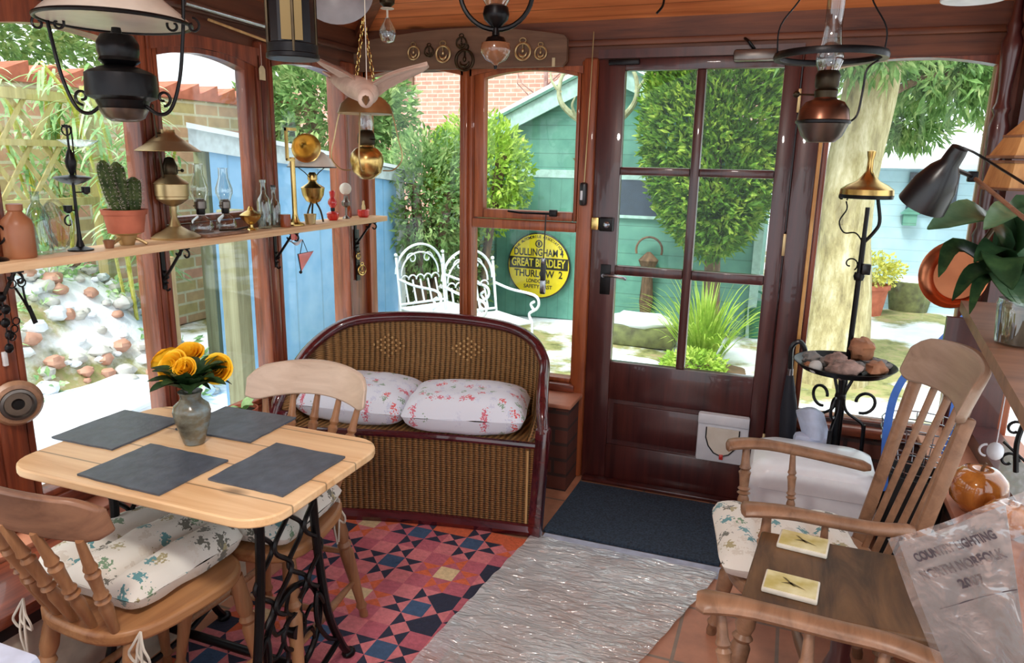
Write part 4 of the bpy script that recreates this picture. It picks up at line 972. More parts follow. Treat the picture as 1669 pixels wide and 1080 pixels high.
# vase
vp=(.622,-1.812,TZ+.0055); vp=(.60,-1.80,TZ+.002)
b=MB(); prof=[(.024,0),(.027,.004),(.034,.03),(.044,.065),(.047,.088),(.043,.104),(.030,.116),(.025,.124),(.027,.136),(.031,.142),(.027,.142),(.021,.126),(.02,.11)]
b.lathe(prof,vp,n=32); one(b,'pottery_vase','vase_glaze','mottled grey-green pottery vase holding yellow roses','vase',origin=vp)
def rose(c,r,tilt,label,op=1):
    c=V(c); t=thing('yellow_rose',label,'rose',tuple(c),0,None); ax=V(tilt).normalized(); u,w=frame_of(ax); b=MB()
    for ring,(k,rr,hh,op_) in enumerate([(3,.30,.62,.15),(4,.50,.66,.3),(5,.72,.62,.55),(5,.92,.5,.95),(5,1.02,.34,1.3)]):
        for i in range(k):
            a0=2*PI*i/k+ring*.9
            def pf(uu,vv,a0=a0,rr=rr,hh=hh,op_=op_,k=k):
                aa=a0+(uu-.5)*2*PI/k*1.45; wd=1-.15*abs(uu-.5)*2
                z=-r*.55+ (r*hh+r*.55)*vv*wd; rad=r*(.12+(rr-.12)*math.sin(min(1,vv*1.1)*PI/2)) + r*.16*op_*vv**5
                if vv>.85 : z-=r*.12*op_*(vv-.85)/.15
                return c+ax*z+(u*math.cos(aa)+w*math.sin(aa))*rad
            b.grid(pf,6,7)
    b.build('bloom','rose_petal',t,angle=80)
    neck=V(vp)+V((0,0,.14)); base_=V(vp)+V((0,0,.06)); b=MB(); b.tube(smoothpts([base_,neck+V((0,0,.01)),c.lerp(neck,.4)+V((0,0,.01)),c-ax*r*.5],5),.0028,6); b.build('stem','stem_green',t)
    b=MB(); 
    for i in range(5):
        aa=i*1.26; d=(u*math.cos(aa)+w*math.sin(aa)); blade(b,c-ax*r*.5,d+ax*.4,r*1.0,r*.35,.15,4)
    for i in range(4):
        p=neck.lerp(c,random.uniform(.15,.62))+rv()*.006; d=(c-V((vp[0],vp[1],c.z))); d=d*8+rv()*.9; d.z=random.uniform(-.3,.25); d.normalize()
        broadleaf(b,[p,p+d*.03+V((0,0,.008)),p+d*.062-V((0,0,.004))],.04,.2,8,.001)
    b.build('leaves','leaf_rose',t); return t
vx,vy=vp[0],vp[1]
rose((0.5257,-1.775,0.9277),.040,(-.1,-.8,.5),'large open yellow rose at the left front of the vase')
rose((0.4416,-1.719,0.924),.034,(-.8,.1,.6),'yellow rose at the far left, partly behind the open one')
rose((0.5134,-1.709,0.9453),.036,(.15,-.45,.9),'topmost yellow rose in the vase')
rose((0.5685,-1.78,0.9293),.027,(.2,-.7,.5),'small orange-yellow rose in the middle of the bunch')
rose((0.6334,-1.735,0.9252),.035,(.35,-.85,.45),'yellow rose standing apart on the right of the bunch')
# foliage collar
b=MB(); nk=V(vp)+V((0,0,.145))
for i in range(22):
    a=i*2.4; r_=.04+.03*random.random(); d=V((math.cos(a),math.sin(a),.1+.9*random.random())).normalized(); broadleaf(b,[nk+d*.015,nk+d*(r_+.01)+V((0,0,.01)),nk+d*(r_+.06)-V((0,0,.01))],.045,.25,8,.001)
for p,q in (((342,612),(368,632)),((335,640),(345,665)),((285,640),(278,668)),((315,650),(330,662))): pass
o=one(b,'rose_leaves','leaf_rose','dark green rose leaves spilling over the rim of the vase','leaves'); o['kind']='stuff'
# ---------------------------------------------------------------- farmhouse chairs
SPIN=[(.007,0),(.009,.05),(.011,.2),(.013,.3),(.009,.36),(.015,.385),(.009,.41),(.014,.44),(.010,.47),(.012,.62),(.014,.66),(.009,.69),(.013,.72),(.010,.76),(.008,.95),(.007,1)]
LEGP=[(.012,0),(.014,.04),(.012,.08),(.018,.12),(.013,.15),(.016,.3),(.020,.5),(.022,.62),(.016,.66),(.023,.69),(.016,.72),(.022,.78),(.020,.9),(.018,1)]
def seat_shape(w,d,rear=.86,n=40,p=3.2):
    out=[]
    for i in range(n):
        a=2*PI*i/n; c_,s_=math.cos(a),math.sin(a); x=w*abs(c_)**(2/p)*(1 if c_>=0 else -1); y=d*abs(s_)**(2/p)*(1 if s_>=0 else -1)
        k=1-(1-rear)*(1 - (y/d))/2; out.append((x*k,y))
    return out
def comb(mb,w,y0,sag,z0,z1,h,th,n=24,lean=.03):
    """curved head rail: ends at x=+-w,y0; middle set back by sag; width h tapering to the ends"""
    def f(u,v):
        x=-w+2*w*u; k=1-(x/w)**2; y=y0-sag*k**.8; zc_=z0+(z1-z0)*k; hh=h*(.55+.45*min(1,k*3.2)**.5); return x,y,zc_,hh
    def outer(u,v):
        x,y,zc_,hh=f(u,v); vv=(v-.5); return (x,y-lean*vv*hh/h,zc_+vv*hh)
    mb.grid(outer,n,8,th=(0,-th,0))
def farmhouse_chair(loc,rz,label,mats=('chair_seat_pine','comb_pine','chair_pine')):
    t=thing('farmhouse_chair',label,'chair',loc,rz)
    # local: faces +y, seat centre at origin, z up
    pts=seat_shape(.20,.20); b=MB(); b.prism([(x,y,.415) for x,y in pts],(0,0,.035)); s=b.build('seat',mats[0],t,world=False,angle=60); bv=s.modifiers.new('b','BEVEL'); bv.width=.01; bv.segments=3; bv.limit_method='ANGLE'
    b=MB(); comb(b,.205,-.205,.085,.76,.785,.105,.022); c=b.build('head_rail',mats[1],t,world=False,angle=60); bv=c.modifiers.new('b','BEVEL'); bv.width=.007; bv.segments=2; bv.limit_method='ANGLE'
    for i in range(5):
        q=-1+i*.5; xb=q*.115; xt=q*.165; yb=-.165-.012*(1-q*q); yt=-.216-.083*max(0,1-(xt/.205)**2)**.8; zt_=.725+.02*(1-q*q)
        b=MB(); b.turn((xb,yb,.445),(xt,yt,zt_),[(r*1.15,z) for r,z in SPIN]); b.build('spindle',mats[2],t,world=False)
    F={}
    for nm,x,y,dx,dy in (('fl',-.15,.15,-.05,.05),('fr',.15,.15,.05,.05),('rl',-.13,-.14,-.05,-.08),('rr',.13,-.14,.05,-.08)):
        b=MB(); b.turn((x+dx,y+dy,0),(x,y,.42),LEGP); b.build('leg',mats[2],t,world=False); F[nm]=(V((x+dx,y+dy,0)),V((x,y,.42)))
    def pt(k,z): a,c_=F[k]; return a.lerp(c_,z/.42)
    ST=[(.007,0),(.010,.2),(.013,.5),(.010,.8),(.007,1)]
    for a_,c_ in (('fl','rl'),('fr','rr')): b=MB(); b.turn(pt(a_,.17),pt(c_,.15),ST,10); b.build('stretcher',mats[2],t,world=False)
    m1=(pt('fl',.17)+pt('rl',.15))/2; m2=(pt('fr',.17)+pt('rr',.15))/2; b=MB(); b.turn(m1,m2,ST,10); b.build('stretcher',mats[2],t,world=False)
    b=MB(); b.turn(pt('rl',.26),pt('rr',.26),ST,10); b.build('stretcher',mats[2],t,world=False)
    return t
cA=farmhouse_chair((.60,-2.00,0),-.06,'brown pine farmhouse chair at the near left of the treadle table')
cB=farmhouse_chair((.668,-1.605,0),PI+.10,'pale-topped pine farmhouse chair on the window side of the treadle table',('chair_seat_pine','comb_pale','chair_pine'))
def seat_pad(c,hx,hy,h,rz,label,chair_xy,tiept,name='seat_cushion'):
    o=pillow(name,'cushion_garden',c,hx,hy,h,rz,label,'cushion',tufts=(-.36,.36),seed=c[0]*9,puff=.33)
    for p in tiept:
        p=V(p); b=MB(); b.tube(smoothpts([p,p+V((.015,-.01,-.03)),p+V((.03,-.012,-.05)),p+V((.02,-.005,-.075)),p+V((-.005,-.01,-.05)),p+V((.0,0,-.005))],4),.003,5)
        b.tube(smoothpts([p,p+V((-.015,-.01,-.03)),p+V((-.028,-.012,-.055)),p+V((-.012,-.005,-.075)),p+V((.0,0,-.005))],4),.003,5)
        b.tube(smoothpts([p,p+V((.008,-.012,-.07)),p+V((.002,-.01,-.14))],4),.003,5); b.tube(smoothpts([p,p+V((-.01,-.012,-.08)),p+V((-.004,-.008,-.15))],4),.003,5)
        k=b.build('tie','rope',o,world=True)
    return o
seat_pad((.56,-1.955,.452),.185,.18,.10,-.06,'cream vegetable-print seat cushion on the near left chair',None,[(.765,-2.16,.455),(.415,-2.17,.455)])
seat_pad((.655,-1.625,.452),.19,.17,.08,.10,'cream vegetable-print seat cushion on the chair beyond the treadle table',None,[(.80,-1.455,.46)])
# ---------------------------------------------------------------- rocking / arm chairs on the right
def armchair(loc,rz,label,comb_on=True,name='windsor_armchair'):
    t=thing(name,label,'chair',loc,rz); W=('rocker_wood',)*3
    # faces +y locally
    pts=seat_shape(.22,.21,.9); b=MB(); b.prism([(x,y,.38) for x,y in pts],(0,0,.04)); s=b.build('seat','rocker_wood',t,world=False,angle=60); bv=s.modifiers.new('b','BEVEL'); bv.width=.012; bv.segments=3; bv.limit_method='ANGLE'
    F={}
    for x,y,dx,dy in ((-.16,.15,-.05,.05),(.16,.15,.05,.05),(-.15,-.16,-.04,-.08),(.15,-.16,.04,-.08)):
        b=MB(); b.turn((x+dx,y+dy,0),(x,y,.385),[(r*1.2,z) for r,z in LEGP]); b.build('leg','rocker_wood',t,world=False)
    for s_ in (-1,1): b=MB(); b.turn((s_*.2,.17,.15),(s_*.18,-.21,.15),[(.008,0),(.015,.5),(.008,1)],10); b.build('stretcher','rocker_wood',t,world=False)
    b=MB(); b.turn((-.19,-.02,.15),(.19,-.02,.15),[(.008,0),(.015,.5),(.008,1)],10); b.build('stretcher','rocker_wood',t,world=False)
    if comb_on:
        b=MB(); comb(b,.205,-.25,.06,.955,.975,.125,.024,lean=.04); c=b.build('head_rail','comb_grey',t,world=False,angle=60); bv=c.modifiers.new('b','BEVEL'); bv.width=.008; bv.segments=2; bv.limit_method='ANGLE'
        for i in range(6):
            q=-1+i*.4; wide=.017 if i in(0,5) else .011
            b=MB(); xb,xt=q*.165,q*.175; yb,yt=-.185,-.262-.058*max(0,1-(xt/.205)**2)**.8
            b.beam((xb,yb,.41),(xt,yt,.915),wide*1.7,wide*1.0,.004) if i not in (0,5) else b.beam((xb,yb,.40),(xt,yt,.915),.034,.022,.007)
            b.build('back_slat','rocker_wood',t,world=False)
        for s_ in (-1,1):
            b=MB(); A_=smoothpts([(s_*.19,-.20,.625),(s_*.215,-.11,.632),(s_*.225,.0,.645),(s_*.225,.10,.655),(s_*.22,.17,.652),(s_*.21,.205,.645)],5); n=len(A_)
            # flat rounded arm
            vs=[];prof=[(math.cos(a),math.sin(a)) for a in [2*PI*i/12 for i in range(12)]]
            fs=[]
            for i,p in enumerate(A_):
                k=i/(n-1); w_=.02+.016*max(0,(k-.55)/.45)**.6*(1 if k<.97 else .8); h_=.016
                if i in(0,n-1): w_*=.6;h_*=.6
                for cx_,cz_ in prof: vs.append((p.x+cx_*w_,p.y,p.z+cz_*h_))
            for i in range(n-1):
                for j in range(12): fs.append((i*12+j,i*12+(j+1)%12,(i+1)*12+(j+1)%12,(i+1)*12+j))
            fs+= [tuple(range(12)),tuple((n-1)*12+j for j in range(12))]
            b.add(vs,fs); b.build('armrest','rocker_wood',t,world=False)
            b=MB(); b.turn((s_*.2,.14,.41),(s_*.22,.145,.645),[(r*1.35,z) for r,z in SPIN]); b.build('arm_post','rocker_wood',t,world=False)
            b=MB(); b.turn((s_*.2,.0,.41),(s_*.223,.01,.64),SPIN); b.build('arm_spindle','rocker_wood',t,world=False)
    else:
        bow=[(-.255,.235,.65),(-.262,.15,.655),(-.262,.0,.655),(-.25,-.12,.66),(-.19,-.22,.665),(-.09,-.275,.67),(0,-.29,.672),(.09,-.275,.67),(.19,-.22,.665),(.25,-.12,.66),(.262,.0,.655),(.262,.15,.655),(.255,.235,.65)]
        A_=smoothpts(bow,5); n=len(A_); vs=[];fs=[]
        for i,p in enumerate(A_):
            k=i/(n-1); tt_=(A_[min(n-1,i+1)]-A_[max(0,i-1)]).normalized(); sd=tt_.cross(V((0,0,1))).normalized(); e=min(k,1-k); w_=.026+.014*max(0,1-e/.1); 
            if i in (0,n-1): w_*=.55
            for j in range(12): a=2*PI*j/12; vs.append(p+sd*(w_*math.cos(a))+V((0,0,.016*math.sin(a))))
        for i in range(n-1):
            for j in range(12): fs.append((i*12+j,i*12+(j+1)%12,(i+1)*12+(j+1)%12,(i+1)*12+j))
        fs+= [tuple(range(12)),tuple((n-1)*12+j for j in range(12))]
        b=MB(); b.add(vs,fs); b.build('arm_bow','rocker_wood',t,world=False)
        b=MB(); comb(b,.17,-.22,.06,.715,.735,.08,.03,lean=.02); b.build('back_rest','rocker_wood',t,world=False)
        for i in range(11):
            k=(i+.5)/11; p=A_[int(k*(n-1))]; q=V((p.x*.82,p.y*.78,.41)); b=MB(); b.turn(q,p-V((0,0,.01)),[(r*1.15,z) for r,z in SPIN]); b.build('spindle','rocker_wood',t,world=False)
    return t
rock_=armchair((2.13,-1.19,0),PI/2+.17,'wooden Windsor armchair with slatted back facing the settee, right side')
seat_pad((2.08,-1.20,.422),.195,.19,.085,.17,'cream vegetable-print seat cushion on the slat-backed armchair',None,[])
arm2=armchair((2.13,-2.145,0),PI/2-.05,'curved-arm wooden captain chair in the right foreground, mostly out of frame',False,'captain_chair')
# side table
t=thing('side_table','small dark oak side table between the two armchairs','table',(2.19,-1.63,0))
b=MB(); b.prism([(1.985,-1.80,.60),(2.40,-1.79,.60),(2.42,-1.475,.60),(2.015,-1.475,.60)],(0,0,.02)); tt=b.build('tabletop','dark_oak',t); bv=tt.modifiers.new('b','BEVEL'); bv.width=.006; bv.segments=3; bv.limit_method='ANGLE'
b=MB(); b.prism([(1.995,-1.79,.588),(2.39,-1.78,.588),(2.41,-1.485,.588),(2.025,-1.485,.588)],(0,0,.012)); b.build('edge_moulding','door_wood',t)
b=MB(); b.turn((2.2,-1.63,.10),(2.2,-1.63,.59),[(.03,0),(.02,.1),(.028,.2),(.018,.3),(.03,.5),(.036,.6),(.02,.7),(.024,.9),(.03,1)],18); b.build('pedestal','door_wood',t)
for i in range(3):
    a=i*2.094+.5; b=MB(); b.tube(smoothpts([(2.2+.02*math.cos(a),-1.63+.02*math.sin(a),.16),(2.2+.09*math.cos(a),-1.63+.09*math.sin(a),.11),(2.2+.15*math.cos(a),-1.63+.15*math.sin(a),.02)],5),[.02-.008*i_/10 for i_ in range(11)],8); b.build('leg','door_wood',t)
for (c,l,a) in (((2.108,-1.515),'cream tile coaster with a leaf motif, the further of two on the side table',-.12),((2.082,-1.715),'cream tile coaster with a leaf motif, the nearer of two on the side table',-.1)):
    c=V((c[0],c[1],.6205)); o=thing('tile_coaster',l,'coaster',tuple(c),a); b=MB(); b.box((-.054,-.040,0),(.054,.040,.011),.003); b.build('tile','coaster_side',o,world=False); b=MB(); b.box((-.050,-.036,.0108),(.050,.036,.0118)); b.build('glaze','coaster_top',o,world=False)
    b=MB(); b.add([(-.02,-.004,.0122),(.0,.006,.0122),(.03,-.012,.0122),(.002,-.004,.0122)],[(0,1,2,3)]); b.add([(-.02,.02,.0122),(-.012,.018,.0122),(.01,-.008,.0122),(.004,-.008,.0122)],[(0,1,2,3)]); b.build('motif','coaster_motif',o,world=False)
# ---------------------------------------------------------------- the pine shelf and what stands on it
SZ=1.197
t=thing('display_shelf','long narrow pine shelf across the left windows carrying lamps and bottles','shelf',(.1,-1.1,SZ))
b=MB(); b.box((.03,-2.35,SZ-.024),(.17,-.05,SZ),.002); b.build('board','shelf_pine',t)
for k,y in enumerate((-1.89,-1.322,-.742,-.145)):
    b=MB(); x0=.047; b.box((x0-.004,y-.008,SZ-.17),(x0+.002,y+.008,SZ-.024)); b.box((x0,y-.008,SZ-.03),(.16,y+.008,SZ-.024))
    b.tube([(x0,y,SZ-.14),(.135,y,SZ-.03)],.005,6)
    for cx,cz,s_ in ((.15,SZ-.047,1),(.115,SZ-.043,1),(x0+.012,SZ-.125,-1),(x0+.014,SZ-.165,-1)):
        b.tube(spiral((cx,y,cz),.017,.006,PI/2,PI/2-s_*4.6,14),.0035,6)
    b.build('scroll_bracket','black_metal',t)
def item(name,label,cat,y,x=.1,group=None,z=SZ): return thing(name,label,cat,(x,y,z),0,group)
def lp(mb,prof,x,y,z=SZ,n=24,axis=None): return mb.lathe(prof,(x,y,z+.0005),axis,n)
X=.1
# iron candle stand at far left
t=item('iron_candlestick','black wrought-iron candle stand at the extreme left end of the shelf','candlestick',-1.915)
b=MB(); lp(b,[(.035,0),(.03,.006),(.006,.012),(.005,.2),(.012,.21),(.005,.22),(.005,.25),(.02,.26),(.02,.28)],X,-1.915); b.tube(spiral((X,-1.90,SZ+.07),.03,.008,-PI/2,5,16,(0,1,0)),.003,6); b.tube(spiral((X,-1.90,SZ+.17),.025,.006,-PI/2,5,16,(0,1,0)),.003,6); b.build('stand','black_metal',t)
# stoneware bottle
b=MB(); lp(b,[(.036,0),(.038,.005),(.038,.085),(.034,.10),(.018,.118),(.016,.122),(.019,.125),(.019,.14),(.014,.142)],X,-1.842); one(b,'stoneware_bottle','brown_jar','brown stoneware bottle near the left end of the shelf','bottle',origin=(X,-1.842,SZ))
b=MB(); lp(b,[(.028,0),(.03,.005),(.03,.10),(.02,.125),(.011,.14),(.011,.165),(.014,.17)],.075,-1.765,n=20); one(b,'glass_bottle','bottle_glass','pale green glass bottle just right of the brown stoneware bottle','bottle',origin=(.075,-1.765,SZ))
b=MB(); b.tube([( .08+.02*math.cos(a),-1.715+.038*math.cos(a)*.8,SZ+.075+.07*math.sin(a)) for a in [2*PI*i/20 for i in range(20)]],.004,6,closed=True); b.lathe([(.06,0),(.065,.003),(0.001,.004)],(.075,-1.715,SZ+.075),(1,.5,.2),24); b.box((.06,-1.73,SZ+.0005),(.09,-1.70,SZ+.012)); one(b,'glass_plate','clear_glass','clear glass plate standing on edge between the green bottle and the iron stand','plate')
# iron oil stand
y=-1.664; t=item('iron_lamp_stand','tall black iron lamp stand with a saucer and cups, left of the cactus','lamp stand',y)
b=MB(); lp(b,[(.034,0),(.034,.004),(.012,.012),(.007,.03),(.005,.06),(.004,.185)],X,y); b.build('base','black_metal',t)
b=MB(); lp(b,[(.004,.185),(.03,.192),(.05,.205),(.046,.208),(.02,.212),(.004,.214)],X,y); b.build('saucer','black_metal',t)
b=MB(); lp(b,[(.004,.21),(.013,.235),(.015,.25),(.008,.275),(.003,.285),(.003,.34),(.01,.342),(.01,.348)],X,y); b.tube([(X,y+.012,SZ+.21),(X,y+.014,SZ+.345),(X,y-.014,SZ+.348)],.002,6); b.tube(arc((X,y-.002,SZ+.335),.014,0,2*PI,14,(0,1,0)),.002,6); b.build('burner_rod','black_metal',t)
for dz,dy in ((.16,.038),(.11,-.025)):
    b=MB(); b.lathe([(.004,0),(.011,.006),(.012,.022)],(X,y+dy,SZ+dz-.002)); b.tube([(X,y,SZ+dz+.005),(X,y+dy,SZ+dz+.005)],.002,6); b.build('cup','black_metal',t)
b=MB(); b.tube(spiral((X,y-.025,SZ+.085),.018,.005,PI/2,7,16,(0,1,0)),.0022,6); b.build('scroll','black_metal',t)
b=MB(); b.lathe([(.001,0),(.03,.004),(.055,.02),(.05,.021)],(.06,-1.60,SZ+.29),n=22); b.tube([(.06,-1.63,SZ),(.06,-1.63,SZ+.26),(.06,-1.60,SZ+.292)],.003,6); one(b,'wire_saucer','clear_glass','thin glass saucer held on a wire above the cactus','saucer')
b=MB(); lp(b,[(.012,0),(.017,.024),(.015,.024),(.011,.006)],.12,-1.585,n=18); one(b,'small_bowl','ochre_glaze','tiny brown glazed bowl left of the cactus pot','bowl',origin=(.12,-1.585,SZ))
# cactus
y=-1.503; b=MB(); b.lathe([(.042,.034),(.045,.038),(.03,.03),(.02,.0)],(X,y,SZ+.0005),n=24)
for k in range(3):
    a=k*2.094+.5; b.tube(smoothpts([(X+.02*math.cos(a),y+.02*math.sin(a),SZ+.025),(X+.045*math.cos(a),y+.045*math.sin(a),SZ+.012),(X+.058*math.cos(a),y+.058*math.sin(a),SZ+.004)],4),.005,6)
one(b,'iron_trivet','dull_brass','small three-legged metal stand under the cactus pot','trivet')
b=MB(); b.lathe([(.05,0),(.059,.055),(.063,.055),(.066,.07),(.058,.07),(.054,.055)],(X,y,SZ+.039),n=32); t=thing('cactus','three-stemmed green cactus in a terracotta pot on the shelf','cactus',(X,y,SZ+.04)); b.build('pot','terracotta',t)
b=MB(); b.lathe([(.056,0),(.001,.006)],(X,y,SZ+.096)); b.build('soil','flowerpot_soil',t)
def cstem(P,r,name='stem'):
    P=smoothpts(P,5); N=len(P); b=MB(); vs=[];fs=[]; n=36
    for i,p in enumerate(P):
        k=i/(N-1); rr=r*(.75+.25*min(1,k*3))*(1 if k<.8 else max(.05,(1-((k-.8)/.2)**2.2))**.5)
        for j in range(n):
            a=2*PI*j/n; q=rr*(1+.13*math.cos(a*9)); vs.append(p+V((q*math.cos(a),q*math.sin(a),0)))
    for i in range(N-1):
        for j in range(n): fs.append((i*n+j,i*n+(j+1)%n,(i+1)*n+(j+1)%n,(i+1)*n+j))
    fs.append(tuple((N-1)*n+j for j in range(n))); b.add(vs,fs); s=b.build(name,'cactus_skin',t,angle=80)
    b=MB()
    for i in range(2,N-1,1):
        p=P[i]; k=i/(N-1); rr=r*(1 if k<.8 else max(.05,(1-((k-.8)/.2)**2.2))**.5)
        for j in range(9):
            a=2*PI*j/9; o=V((math.cos(a),math.sin(a),0)); q=p+o*rr*1.1
            for m_ in range(3): d=(o+rv()*.7).normalized(); b.tube([q,q+d*.009],[.0006,.0002],3,caps=False)
    sp_=b.build('spines','rope',s,smooth=False); sp_['kind']='stuff'
cstem([(X,y-.02,SZ+.10),(X,y-.035,SZ+.14),(X,y-.052,SZ+.20),(X-.0,y-.058,SZ+.255)],.017)
cstem([(X-.01,y+.003,SZ+.10),(X-.01,y-.002,SZ+.17),(X-.01,y-.004,SZ+.25)],.021)
cstem([(X+.005,y+.032,SZ+.10),(X+.005,y+.036,SZ+.15),(X+.005,y+.04,SZ+.205)],.020)
# brass student lamp
y=-1.29; t=item('brass_oil_lamp','brass oil lamp with a conical metal shade, right of the cactus','oil lamp',y)
b=MB(); lp(b,[(.078,0),(.08,.006),(.06,.018),(.045,.024),(.02,.04),(.01,.07),(.009,.11)],X-.02,y); b.build('foot','dull_brass',t)
b=MB(); lp(b,[(.009,.105),(.03,.115),(.05,.13),(.05,.138),(.053,.14),(.053,.178),(.056,.18),(.05,.186),(.03,.20),(.02,.21)],X-.02,y,n=32); b.build('oil_font','dull_brass',t)
b=MB(); lp(b,[(.02,.208),(.024,.215),(.024,.235),(.02,.245),(.014,.262),(.004,.266)],X-.02,y); b.tube([(X-.02,y+.02,SZ+.222),(X-.02,y+.05,SZ+.222)],.002,6); b.ball((X-.02,y+.052,SZ+.222),.006,8,6); b.build('burner','dark_brass',t)
b=MB(); lp(b,[(.102,.285),(.10,.283),(.028,.338),(.024,.345),(.024,.352),(.022,.352),(.026,.338),(.10,.285)],X-.02,y,n=36); b.build('lamp_shade','dull_brass',t)
b=MB(); b.tube([(X-.02,y-.03,SZ+.19),(X-.02,y-.042,SZ+.30),(X-.02,y-.048,SZ+.42)],.003,6); b.ball((X-.02,y-.048,SZ+.424),.005,8,6); b.tube([(X-.02,y-.045,SZ+.34),(X-.02,y-.02,SZ+.34)],.003,6); b.build('shade_rod','dark_brass',t)
# wooden trays
b=MB(); b.box((.07,-1.235,SZ+.0005),(.165,-1.03,SZ+.012),.003); one(b,'wooden_tray','comb_pine','thin brown wooden tray under the two small glass lamps','tray')
Z1=SZ+.0125
def glass_lamp(y,x,s,label):
    t=item('glass_oil_lamp',label,'oil lamp',y,x,z=Z1)
    b=MB(); b.lathe([(.04*s,0),(.042*s,.006),(.044*s,.02*s),(.036*s,.045*s),(.014*s,.062*s),(.012*s,.07*s)],(x,y,Z1),n=24); b.build('glass_base','clear_glass',t)
    b=MB(); b.lathe([(.014*s,.066*s),(.016*s,.07*s),(.016*s,.085*s),(.01*s,.088*s)],(x,y,Z1)); b.build('collar','black_metal',t)
    b=MB(); b.lathe([(.017*s,.085*s),(.022*s,.09*s),(.022*s,.115*s),(.014*s,.125*s)],(x,y,Z1)); b.tube([(x,y-.02*s,Z1+.1*s),(x,y-.035*s,Z1+.1*s)],.002,6); b.build('burner','pewter',t)
    b=MB(); b.lathe([(.02*s,.115*s),(.034*s,.15*s),(.034*s,.17*s),(.019*s,.215*s),(.018*s,.25*s),(.021*s,.253*s)],(x,y,Z1),n=24,caps=False); b.build('chimney','clear_glass',t)
glass_lamp(-1.185,X-.005,.92,'small clear glass oil lamp beside the brass lamp with conical shade')
glass_lamp(-1.06,X-.01,.86,'slimmer clear glass oil lamp left of the post and the lidded brass bowl')
b=MB(); b.tube([(.15,-1.16,SZ+.02),(.158,-1.09,SZ+.017),(.15,-1.02,SZ+.02)],.004,6); one(b,'wick_trimmer','dark_brass','dark little metal tool lying on the wooden tray','tool')
y=-.94; b=MB(); t=item('brass_bowl','lidded brass pedestal bowl in front of the window post','bowl',y); lp(b,[(.022,0),(.02,.004),(.008,.01),(.007,.02),(.02,.028),(.036,.045),(.04,.056)],X,y); b.build('bowl','brass',t); b=MB(); lp(b,[(.041,.056),(.03,.064),(.012,.074),(.01,.08),(.006,.088),(.001,.09)],X,y); b.build('lid','brass',t)
def bottle(y,x,r,h,mat,label,name='glass_bottle',stop=None):
    t=item(name,label,'bottle',y,x); b=MB(); lp(b,[(r*.95,0),(r,.004),(r,h*.55),(r*.85,h*.62),(r*.38,h*.72),(r*.36,h*.93),(r*.48,h*.94),(r*.48,h),(r*.36,h)],x,y,n=22); b.build('glass',mat,t)
    if stop: b=MB(); lp(b,[(r*.34,h*.93),(r*.4,h*1.05)],x,y); b.build('stopper',stop,t)
bottle(-.862,X,.026,.185,'bottle_glass','embossed clear glass bottle right of the lidded brass bowl')
bottle(-.79,X-.01,.024,.155,'bottle_glass','pale blue glass bottle with a dark stopper behind the brass column','glass_bottle','black_paint')
b=MB(); lp(b,[(.02,0),(.022,.03),(.02,.05),(.018,.05)],X+.03,-.775); one(b,'amber_jar','amber','small amber glass jar in front of the blue bottle','jar',origin=(X+.03,-.775,SZ))
# column with tilted reflector
y=-.70; t=item('brass_reflector_lamp','brass column lamp with a tilted round reflector','lamp',y)
b=MB(); lp(b,[(.036,0),(.036,.006),(.02,.014),(.013,.03),(.010,.05),(.010,.26),(.012,.27)],X+.02,y); b.build('column','brass',t)
b=MB(); b.box((X+.01,y-.03,SZ+.26),(X+.02,y-.02,SZ+.385)); b.box((X+.01,y-.03,SZ+.372),(X+.04,y+.008,SZ+.384)); b.box((X+.012,y-.03,SZ+.256),(X+.03,y+.005,SZ+.266)); b.build('bracket','brass',t)
b=MB(); b.lathe([(.001,-.06),(.014,-.05),(.035,-.022),(.056,.006),(.059,.010),(.055,.008),(.034,-.017),(.012,-.045)],(X+.05,y+.05,SZ+.31),(.72,-.62,-.22),30,caps=False); b.build('reflector','brass',t)
# brass table lamp with opal shade
y=-.545; t=item('opal_shade_lamp','brass oil lamp with a white opal dome shade at the right part of the shelf','oil lamp',y)
for k in range(3):
    a=k*2.094+.3; b=MB(); b.tube(smoothpts([(X+.012*math.cos(a),y+.012*math.sin(a),SZ+.085),(X+.03*math.cos(a),y+.03*math.sin(a),SZ+.05),(X+.04*math.cos(a),y+.04*math.sin(a),SZ+.004)],4),.004,6); b.build('leg','dark_brass',t)
b=MB(); lp(b,[(.01,.08),(.03,.09),(.044,.115),(.048,.14),(.05,.146),(.045,.15),(.02,.165),(.016,.175),(.02,.18),(.02,.198),(.012,.21)],X,y,n=28); b.build('oil_font','brass',t)
b=MB(); lp(b,[(.102,.232),(.10,.23),(.085,.262),(.05,.292),(.026,.302),(.024,.318),(.022,.318),(.024,.30),(.048,.289),(.083,.26),(.099,.232)],X,y,n=36); b.build('lamp_shade','opal',t)
b=MB(); b.tube([(X,y-.02,SZ+.19),(X,y-.05,SZ+.21),(X,y-.098,SZ+.233)],.002,6); b.tube([(X,y+.02,SZ+.19),(X,y+.05,SZ+.21),(X,y+.098,SZ+.233)],.002,6); lp(b,[(.101,.229),(.103,.231),(.101,.234)],X,y,n=36); b.build('shade_gallery','black_metal',t)
b=MB(); lp(b,[(.02,0),(.024,.03),(.026,.042),(.024,.042),(.018,.004)],X+.035,-.62,n=20); one(b,'copper_pot','dull_brass','small bronze pot at the foot of the opal-shade lamp','pot',origin=(X+.035,-.62,SZ))
y=-.405; t=item('red_oil_lamp','miniature oil lamp with a red glass chimney and red base','oil lamp',y); b=MB(); lp(b,[(.018,0),(.026,.012),(.028,.03),(.022,.036),(.008,.04)],X,y,n=20); b.build('lamp_base','red_china',t)
